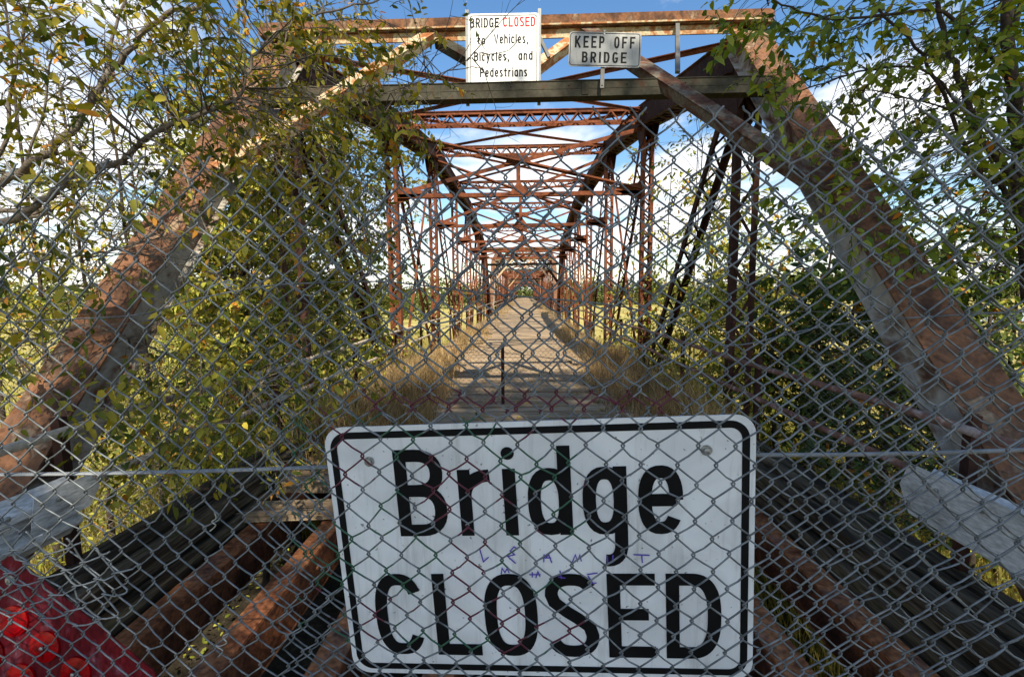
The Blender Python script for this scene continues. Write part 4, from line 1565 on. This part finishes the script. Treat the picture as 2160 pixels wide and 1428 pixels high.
# --- front left tree: long limbs arching in from the left edge
gA = ["5415556410", "4212455420", "1213567740", "1222466310", "3221244300", "3210244300", "3201355300", "2122555300", "1244554100", "0034432000"]
def dA(px, py):
    return random.uniform(2.5, 3.9) if px > 450 else random.uniform(1.9, 3.4)
limA = [([Vector((-4.4, 2.6, -3.3)), Vector((-4.3, 2.7, -1)), Vector((-4.1, 2.8, .8)), Vector((-3.9, 2.9, 2.2)), Vector((-3.5, 3.0, 3.6)), Vector((-3.0, 2.9, 5.2))], .14, .05),
        L3([(-190, 640, 2.8), (-60, 480, 3.0), (0, 385, 3.1), (95, 330, 3.0), (150, 275, 3.0), (200, 200, 3.0), (240, 140, 3.0), (300, 80, 3.0), (350, 30, 3.0), (450, 5, 3.1), (580, -60, 3.2)], .034, .011),
        L3([(-190, 520, 2.6), (0, 470, 2.55), (90, 425, 2.5), (150, 372, 2.5), (230, 350, 2.5), (275, 330, 2.5), (310, 290, 2.5), (420, 245, 2.6), (500, 200, 2.7), (545, 110, 2.8), (600, 60, 2.9), (700, 25, 3.0), (800, 0, 3.1)], .024, .005),
        L3([(-150, 600, 2.7), (0, 565, 2.7), (120, 545, 2.7), (230, 530, 2.7), (340, 500, 2.7)], .012, .004),
        L3([(-60, 420, 2.8), (12, 300, 2.8), (20, 200, 2.8), (42, 100, 2.8), (66, 0, 2.8), (80, -80, 2.8)], .014, .006),
        L3([(228, 150, 3.0), (240, 70, 3.0), (262, 0, 3.0), (270, -60, 3.0)], .012, .006),
        L3([(40, 380, 3.1), (90, 240, 3.1), (110, 120, 3.1), (170, 30, 3.2)], .010, .004),
        L3([(150, 300, 3.0), (160, 350, 3.0), (175, 300, 3.1), (220, 200, 3.2), (330, 110, 3.3)], .008, .003),
        L3([(420, 245, 2.6), (470, 230, 2.8), (560, 250, 3.0), (640, 330, 3.2), (720, 380, 3.4)], .008, .003),
        L3([(545, 110, 2.8), (640, 130, 3.1), (720, 180, 3.4), (800, 200, 3.7), (920, 160, 4.0)], .008, .002),
        L3([(760, 215, 3.6), (850, 185, 3.5), (930, 155, 3.3), (985, 128, 3.25), (1030, 105, 3.2)], .004, .0015),
        L3([(-100, 450, 2.9), (100, 440, 2.9), (60, 460, 2.9), (140, 430, 2.9), (240, 460, 3.0)], .016, .005),
        L3([(-150, 780, 2.6), (60, 720, 2.7), (200, 690, 2.8), (380, 760, 3.0), (520, 820, 3.1)], .012, .004),
        L3([(230, 520, 2.7), (380, 560, 2.9), (520, 600, 3.1), (640, 680, 3.3)], .009, .003)]
make_tree('leafy_tree', 'yellow-green tree arching in from the left edge in front of the left end post', 'tree', (-4.4, 2.6, -3.3), limA,
          grid_points(gA, 0, 0, dA, 4.0) + [at(px, py, yy) for px, py, yy in ((1022, 104, 3.2), (880, 85, 4.2), (895, 70, 4.2), (870, 100, 4.2), (850, 95, 4.1), (905, 90, 4.2), (930, 165, 3.7), (900, 180, 3.7), (870, 200, 3.6), (860, 240, 3.8), (830, 225, 3.8), (880, 215, 3.8))], .062, M['leaf_olive'], M['bark'], .36, .30, 10, .30, 'trees and saplings beside the bridge', bare=230, droop=.55)

# small sprig hanging over the tall sign
sp_ = MB()
# --- back left: dense small-leaved thicket trees outside the truss
def dBack(px, py):
    return max(5.6, 3.45 * 960 / max(60, 1108 - px)) + random.uniform(0, 2.2)
g1 = ["....000000", "....22330.", "....556630", "....788860", "....799950", "....999930", "....999940", "....999951", "....999950", "....99970."]
def stem(px, dy, ztop, lean=0):
    Yb = max(5.8, 3.6 * 960 / max(60, 1108 - px)) + dy
    x = at(px, 700, Yb).x
    return ([Vector((x, Yb, -3.4)), Vector((x + .1, Yb, -1.2)), Vector((x + lean * .5, Yb + .1, 1)), Vector((x + lean, Yb, ztop))], .06, .012)
make_tree('dense_tree', 'dense green and yellow tree hiding the left side of the nearest truss', 'tree', (-4.2, 6.6, -3.4),
          [stem(520, .3, 5.2, -.1), stem(600, .8, 5.0), stem(700, 1, 4.0, .2), stem(460, 1.2, 5.5), stem(650, .2, 4.6, -.2), stem(760, .5, 3, .1)],
          grid_points(g1, 0, 0, dBack, 19), .098, M['leaf_bush'], M['barkdark'], .44, .30, 11, .40, 'trees and saplings beside the bridge', droop=.45, connect=.55, wid=.5)
g2 = ["1011......", "1012......", "1012......", "2123......", "3234......", "3245......", "4467......", "4468......", "3578......", "2566......"]
make_tree('thicket_tree', 'loose twiggy tree standing behind the left end post against the meadow', 'tree', (-7.2, 7, -3.4),
          [stem(60, .3, 5.4, .2), stem(180, .8, 4.5), stem(300, .5, 4.6, -.2), stem(390, 1, 4.8), stem(-40, 1.2, 6, .3)],
          grid_points(g2, 0, 0, dBack, 9.5), .090, M['leaf_bush'], M['barkdark'], .52, .30, 10, .40, 'trees and saplings beside the bridge', bare=160, droop=.45, connect=.4)

# --- front right tree
gB = ["0165455677", "0114445677", "0032345677", "0001345666", "0001345566", "0002445555", "0000145433"]
def dR(px, py):
    return random.uniform(2.7, 4.2)
limB = [([Vector((4.1, 3.2, -3.2)), Vector((4.05, 3.2, 0)), at(2175, 620, 3.4), at(2150, 330, 3.4), at(2128, 120, 3.4), at(2118, -60, 3.4)], .075, .028),
        L3([(2165, 420, 3.4), (2070, 290, 3.4), (2020, 160, 3.4), (1985, 60, 3.4), (1960, -60, 3.4)], .030, .012),
        L3([(2165, 560, 3.3), (2120, 400, 3.3), (2070, 370, 3.3), (1990, 200, 3.3), (1930, 100, 3.3), (1850, 20, 3.3), (1780, -60, 3.3)], .020, .006),
        L3([(2110, 140, 3.4), (1990, 30, 3.3), (1880, 30, 3.2), (1760, 40, 3.1), (1650, 10, 3.0), (1600, -20, 3.0)], .014, .004),
        L3([(2070, 290, 3.4), (1960, 155, 3.3), (1830, 148, 3.3), (1740, 175, 3.3), (1660, 195, 3.3), (1590, 185, 3.3)], .010, .003),
        L3([(2120, 400, 3.3), (2030, 250, 3.2), (1880, 200, 3.1), (1800, 190, 3.1)], .008, .003),
        L3([(2165, 520, 3.2), (2050, 480, 3.2), (1950, 440, 3.2), (1880, 380, 3.2)], .010, .003),
        L3([(2180, 600, 3.3), (2070, 560, 3.3), (1980, 560, 3.3), (1900, 610, 3.3)], .010, .003),
        L3([(2140, 60, 3.2), (2170, -40, 3.2), (2230, -100, 3.2)], .02, .01)]
make_tree('leafy_tree', 'dark green tree at the upper right with branches reaching over the right end post', 'tree', (4.1, 3.2, -3.2), limB,
          grid_points(gB, 1400, 0, dR, 2.1, 80), .070, M['leaf_green'], M['barkdark'], .42, .22, 10, .30, 'trees and saplings beside the bridge', bare=60, droop=.5, wid=.5)

# --- right back: bushes and saplings
def dBackR(px, py):
    return max(5.4, 3.25 * 960 / max(60, px - 1108)) + random.uniform(0, 2.2)
def stemR(px, dy, ztop, lean=0, r=.05):
    Yb = max(5.6, 3.4 * 960 / max(60, px - 1108)) + dy
    x = at(px, 700, Yb).x
    return ([Vector((x, Yb, -3.4)), Vector((x + .05, Yb, -1.2)), Vector((x + lean * .5, Yb + .1, .8)), Vector((x + lean, Yb, ztop))], r, .010)
g3 = ["...", "...", "..1", ".1210", ".13410", "125431", "1477620", "1578840", "1257750", "0123430", "0001210"]
make_tree('sapling_clump', 'slender green and orange saplings between the second right post and the hip post', 'sapling', (3.4, 10, -3.4),
          [stemR(1330, 0, 3.5, .1, .03), stemR(1400, .4, 4.6, .1, .03), stemR(1450, 0, 4.4, .2, .035), stemR(1500, .6, 3.0, 0, .03), stemR(1470, 1.4, 4.8, -.1, .03)],
          grid_points(g3, 1200, 0, lambda px, py: max(6.5, 2.8 * 960 / max(60, px - 1108)) + random.uniform(0, 1.6), 11.0), .11, M['leaf_bush'], M['barkdark'], .45, .32, 10, .40, 'trees and saplings beside the bridge', droop=.5, connect=.5)
g4 = ["", "", "", "", "0000", "0234321", "0688742", "0788872", "0378874", "0057774", "0015552", "00012210"]
make_tree('dark_bush', 'dark green bush behind the right end post and its pipe railing', 'bush', (4.2, 6.6, -3.4),
          [stemR(1640, .2, 1.9, 0), stemR(1720, .6, 2.3, .2), stemR(1800, .3, 2.2, .1), stemR(1880, .8, 2.0, 0), stemR(1600, 1, 1.6, -.1)],
          grid_points(g4, 1500, 0, dBackR, 8), .115, M['leaf_dark'], M['barkdark'], .38, .25, 11, .38, 'trees and saplings beside the bridge', droop=.4, connect=.5, wid=.55)
g5 = ["", "", "", "", "0123", "1334", "2344", "3345", "3333", "1111"]
make_tree('side_bush', 'lighter green bush at the right edge outside the end post', 'bush', (7.0, 6.5, -3.4),
          [stemR(2000, .8, 2.5, 0), stemR(2090, .3, 3.0, .1), stemR(2150, 1, 3.2, 0), stemR(2240, .5, 3.2, 0)],
          grid_points(g5, 1900, 0, dBackR, 7), .105, M['leaf_green'], M['barkdark'], .5, .25, 10, .38, 'trees and saplings beside the bridge', droop=.4, connect=.3)

# --- shade trees standing behind the camera: they cast the dappled shade on the fence
def ellips(c, r, n):
    out = []
    for _ in range(n):
        v = rv(1).normalized() * (random.random() ** .4)
        out.append(Vector((c[0] + v.x * r[0], c[1] + v.y * r[1], c[2] + v.z * r[2])))
    return out


for (bx_, by_, top_, rx_, lb, nn_) in ((5.2, -8.0, 16.6, 3.6, 'broad shade tree rooted behind the viewpoint on the right bank', 2600), (1.9, -8.2, 14.2, 2.3, 'smaller shade tree rooted behind the viewpoint on the approach', 1300)):
    hz2 = (top_ - 1.6) / 2
    pts_ = []
    for _ in range(nn_):
        a_, q_ = random.uniform(0, 6.283), math.sqrt(random.random())
        zz = 8.6 + (top_ - 8.6) * random.random()
        taper = 1 - max(0, (zz - top_ + 2.2) / 2.2) ** 2 * .35
        pp_ = Vector((bx_ + rx_ * q_ * math.cos(a_) * taper, by_ + 1.7 * q_ * math.sin(a_), zz - .5))
        # gaps in the crown through which sun reaches the stringers and the deck edge
        if any(((pp_ - g_) - sdir * (pp_ - g_).dot(sdir)).length < rg_ for g_, rg_ in ((Vector((-1.3, 2.6, -.15)), .58), (Vector((-1.8, 3.9, 0)), .55))):
            continue
        pts_.append(pp_)
    make_tree('shade_tree', lb, 'tree', (bx_, by_, -1.2), [([Vector((bx_, by_, -1.2)), Vector((bx_ + .1, by_, 2)), Vector((bx_, by_, 5)), Vector((bx_ + .2, by_, top_ - 1.5))], .2, .04),
              ([Vector((bx_, by_, 7.5)), Vector((bx_ - .35 * rx_, by_, 9)), Vector((bx_ - .6 * rx_, by_, 11))], .08, .02), ([Vector((bx_, by_, 7)), Vector((bx_ + .35 * rx_, by_, 9.5)), Vector((bx_ + .6 * rx_, by_, 12.5))], .08, .02)],
              pts_, .19, M['leaf_green'], M['bark'], .4, .2, 11, .8, 'shade trees behind the viewpoint', wid=.6, connect=.4, twr=.006)

# --- grasses
def scatter(n, xr, yr, mask=None):
    x = RNG.uniform(*xr, n); y = RNG.uniform(*yr, n)
    if mask is not None:
        k = mask(x, y); x, y = x[k], y[k]
    return x, y


# dry grass growing on the deck on both sides of the runway planks
def deckgrass():
    P, Hh = [], []
    for (n, ya, yb, hm) in ((32000, 3.9, 9.5, .32), (44000, 9.5, 20, .26), (34000, 20, 70, .26)):
        y = RNG.uniform(ya, yb, n)
        sd = RNG.choice([-1, 1], n)
        x = BX + .02 + sd * (1.08 - np.abs(RNG.normal(0, .18, n)) * (.5 + .5 * np.sin(y * 1.9 + sd * 2) * np.sin(y * .7)) * 1.6 + np.abs(RNG.beta(1.0, 1.1, n)) * 1.3)
        clump = .5 + .5 * np.sin(x * 7 + np.sin(y * 2.3) * 2) * np.sin(y * 3.1 + x * 2)
        edge = np.clip((np.abs(x - BX) - 1.1) / .9, .12, 1)
        h = hm * (.3 + RNG.random(n) ** 2 * 1.3) * edge * (.2 + 1.3 * clump ** 1.5)
        k = RNG.random(n) < (.18 + .82 * clump ** 1.3)
        P.append(np.stack([x, y, np.full(n, -.055)], 1)[k]); Hh.append(h[k] * (1.5 if ya < 9 else 1.15))
    P = np.concatenate(P); Hh = np.concatenate(Hh)
    # bushy weeds at the near corners
    for (cx, cy, n, r_, hm) in ((-1.75, 6.6, 2600, .42, .62), (-1.45, 5.2, 1800, .38, .42), (-2.0, 5.0, 1800, .3, .6), (1.7, 7.6, 1800, .4, .40), (2.0, 9.8, 1800, .5, .5), (-2.0, 8.6, 1800, .45, .5), (1.9, 5.4, 1500, .35, .4)):
        x = cx + RNG.normal(0, r_ * .6, n); y = cy + RNG.normal(0, r_, n)
        k = np.abs(x - BX) > 1.0
        P = np.concatenate([P, np.stack([x, y, np.full(n, -.055)], 1)[k]])
        Hh = np.concatenate([Hh, (hm * (.4 + .7 * RNG.random(n)))[k]])
    return P, Hh


P_, H__ = deckgrass()
tag(blades('dry_grass', P_, H__, RNG.random(len(P_)), M['grass_dry'], w=.0035, lean=.8), 'dry straw-coloured grass on both sides of the plank runway', 'grass', kind='stuff')

# tall golden grass and weeds on the ground outside the trusses
def gh(x, y):
    return np.array([ground_h(float(a), float(b)) for a, b in zip(x, y)])


xs, ys = [], []
for (n, xr, yr) in ((24000, (3.3, 9), (2.5, 14)), (15000, (-11, -4.8), (3, 14)), (7000, (-5, -3.4), (8, 16)), (120, (-2.5, 2.5), (2.2, 6)), (12000, (3, 22), (12, 40)), (14000, (-24, -3), (12, 45))):
    x, y = scatter(n, xr, yr)
    xs.append(x); ys.append(y)
xs = np.concatenate(xs); ys = np.concatenate(ys)
P_ = np.stack([xs, ys, gh(xs, ys)], 1)
hh = np.where(np.abs(xs) < 2.6, .35, 1.5) * (.4 + .7 * RNG.random(len(xs)))
tag(blades('tall_grass', P_, hh, RNG.random(len(P_)) * .9 + .1 * np.sin(xs), M['grass_gold'], w=.010, lean=.5), 'tall golden meadow grass below the bridge on both banks', 'grass', kind='stuff')

# undergrowth leaves along both banks
n = 15000
x = np.concatenate([RNG.uniform(2.9, 8.5, n), RNG.uniform(-9.5, -3.0, n)])
y = np.concatenate([RNG.uniform(2.2, 15, n), RNG.uniform(3.5, 15, n)])
z = gh(x, y) + RNG.beta(1.5, 2.2, 2 * n) * 2.6
m = 3500
x = np.concatenate([x, BX - 2.75 + RNG.normal(0, .28, m), BX + 2.75 + RNG.normal(0, .28, m)])
yy = np.concatenate([RNG.uniform(4.0, 11, m), RNG.uniform(5.2, 13, m)])
y = np.concatenate([y, yy])
z = np.concatenate([z, -.35 + RNG.beta(1.3, 2.0, 2 * m) * (1.1 + .5 * np.sin(yy * 2.3))])
n = n + m
kp = (np.abs(x) > 4.0) | (y > 8.5) | (z > -.5)
x, y, z = x[kp], y[kp], z[kp]
n = len(x) // 2
x, y, z = x[:2 * n], y[:2 * n], z[:2 * n]
tag(leaf_mesh('undergrowth', np.stack([x, y, z], 1), RNG.normal(0, 1, (2 * n, 3)), RNG.normal(0, .5, (2 * n, 3)) + np.array([0, 0, 1]), RNG.uniform(.05, .11, 2 * n),
              np.clip(RNG.normal(.55, .25, 2 * n), 0, 1), M['leaf_bush'], wid=.45), 'low leafy undergrowth on both banks beside the bridge', 'undergrowth', kind='stuff')

# fallen leaves on the deck and stringers
n = 900
x = RNG.uniform(-2.3, 2.1, n); y = RNG.uniform(3.5, 9, n)
tag(leaf_mesh('fallen_leaves', np.stack([x, y, np.full(n, .012)], 1), np.stack([RNG.normal(0, 1, n), RNG.normal(0, 1, n), RNG.normal(0, .1, n)], 1), np.tile([0, 0, 1.0], (n, 1)) + RNG.normal(0, .15, (n, 3)),
              RNG.uniform(.04, .07, n), RNG.uniform(.75, 1, n), M['leaf_olive']), 'fallen yellow and brown leaves on the near deck', 'leaves', kind='stuff')

# far tree line on the horizon
def treeline(name, label, segs, seedn, leaf, hmin, hmax):
    rg = np.random.default_rng(seedn)
    P = []
    for (xa, ya, xb, yb, n) in segs:
        t = rg.random(n)
        cx, cy = xa + (xb - xa) * t, ya + (yb - ya) * t
        ph = t * 40
        top = hmin + (hmax - hmin) * (.5 + .25 * np.sin(ph * 1.7) + .25 * np.sin(ph * .63 + 2))
        zz = -3.4 + top * rg.random(n) ** .8
        P.append(np.stack([cx + rg.normal(0, 2.5, n), cy + rg.normal(0, 2.5, n), zz], 1))
    P = np.concatenate(P)
    n = len(P)
    o_ = leaf_mesh(name, P, rg.normal(0, 1, (n, 3)), rg.normal(0, .6, (n, 3)) + np.array([0, 0, 1]), rg.uniform(.6 * leaf, 1.3 * leaf, n), np.clip(rg.normal(.5, .28, n), 0, 1), M['leaf_far'], wid=.8)
    return tag(o_, label, 'far trees', kind='stuff')


treeline('far_trees', 'hazy green tree line across the horizon behind the meadow', [(-190, 110, -20, 150, 16000), (14, 165, 60, 175, 6000), (60, 180, 300, 230, 16000), (-30, 190, 30, 190, 7000), (-300, 90, -180, 110, 6000)], 5, .9, 5, 11)
treeline('far_bushes', 'pale green bushes scattered at the meadow edge on the left', [(-60, 70, -34, 80, 3500), (-26, 90, -20, 92, 1500), (26, 70, 40, 80, 3000)], 6, .5, 3, 6)
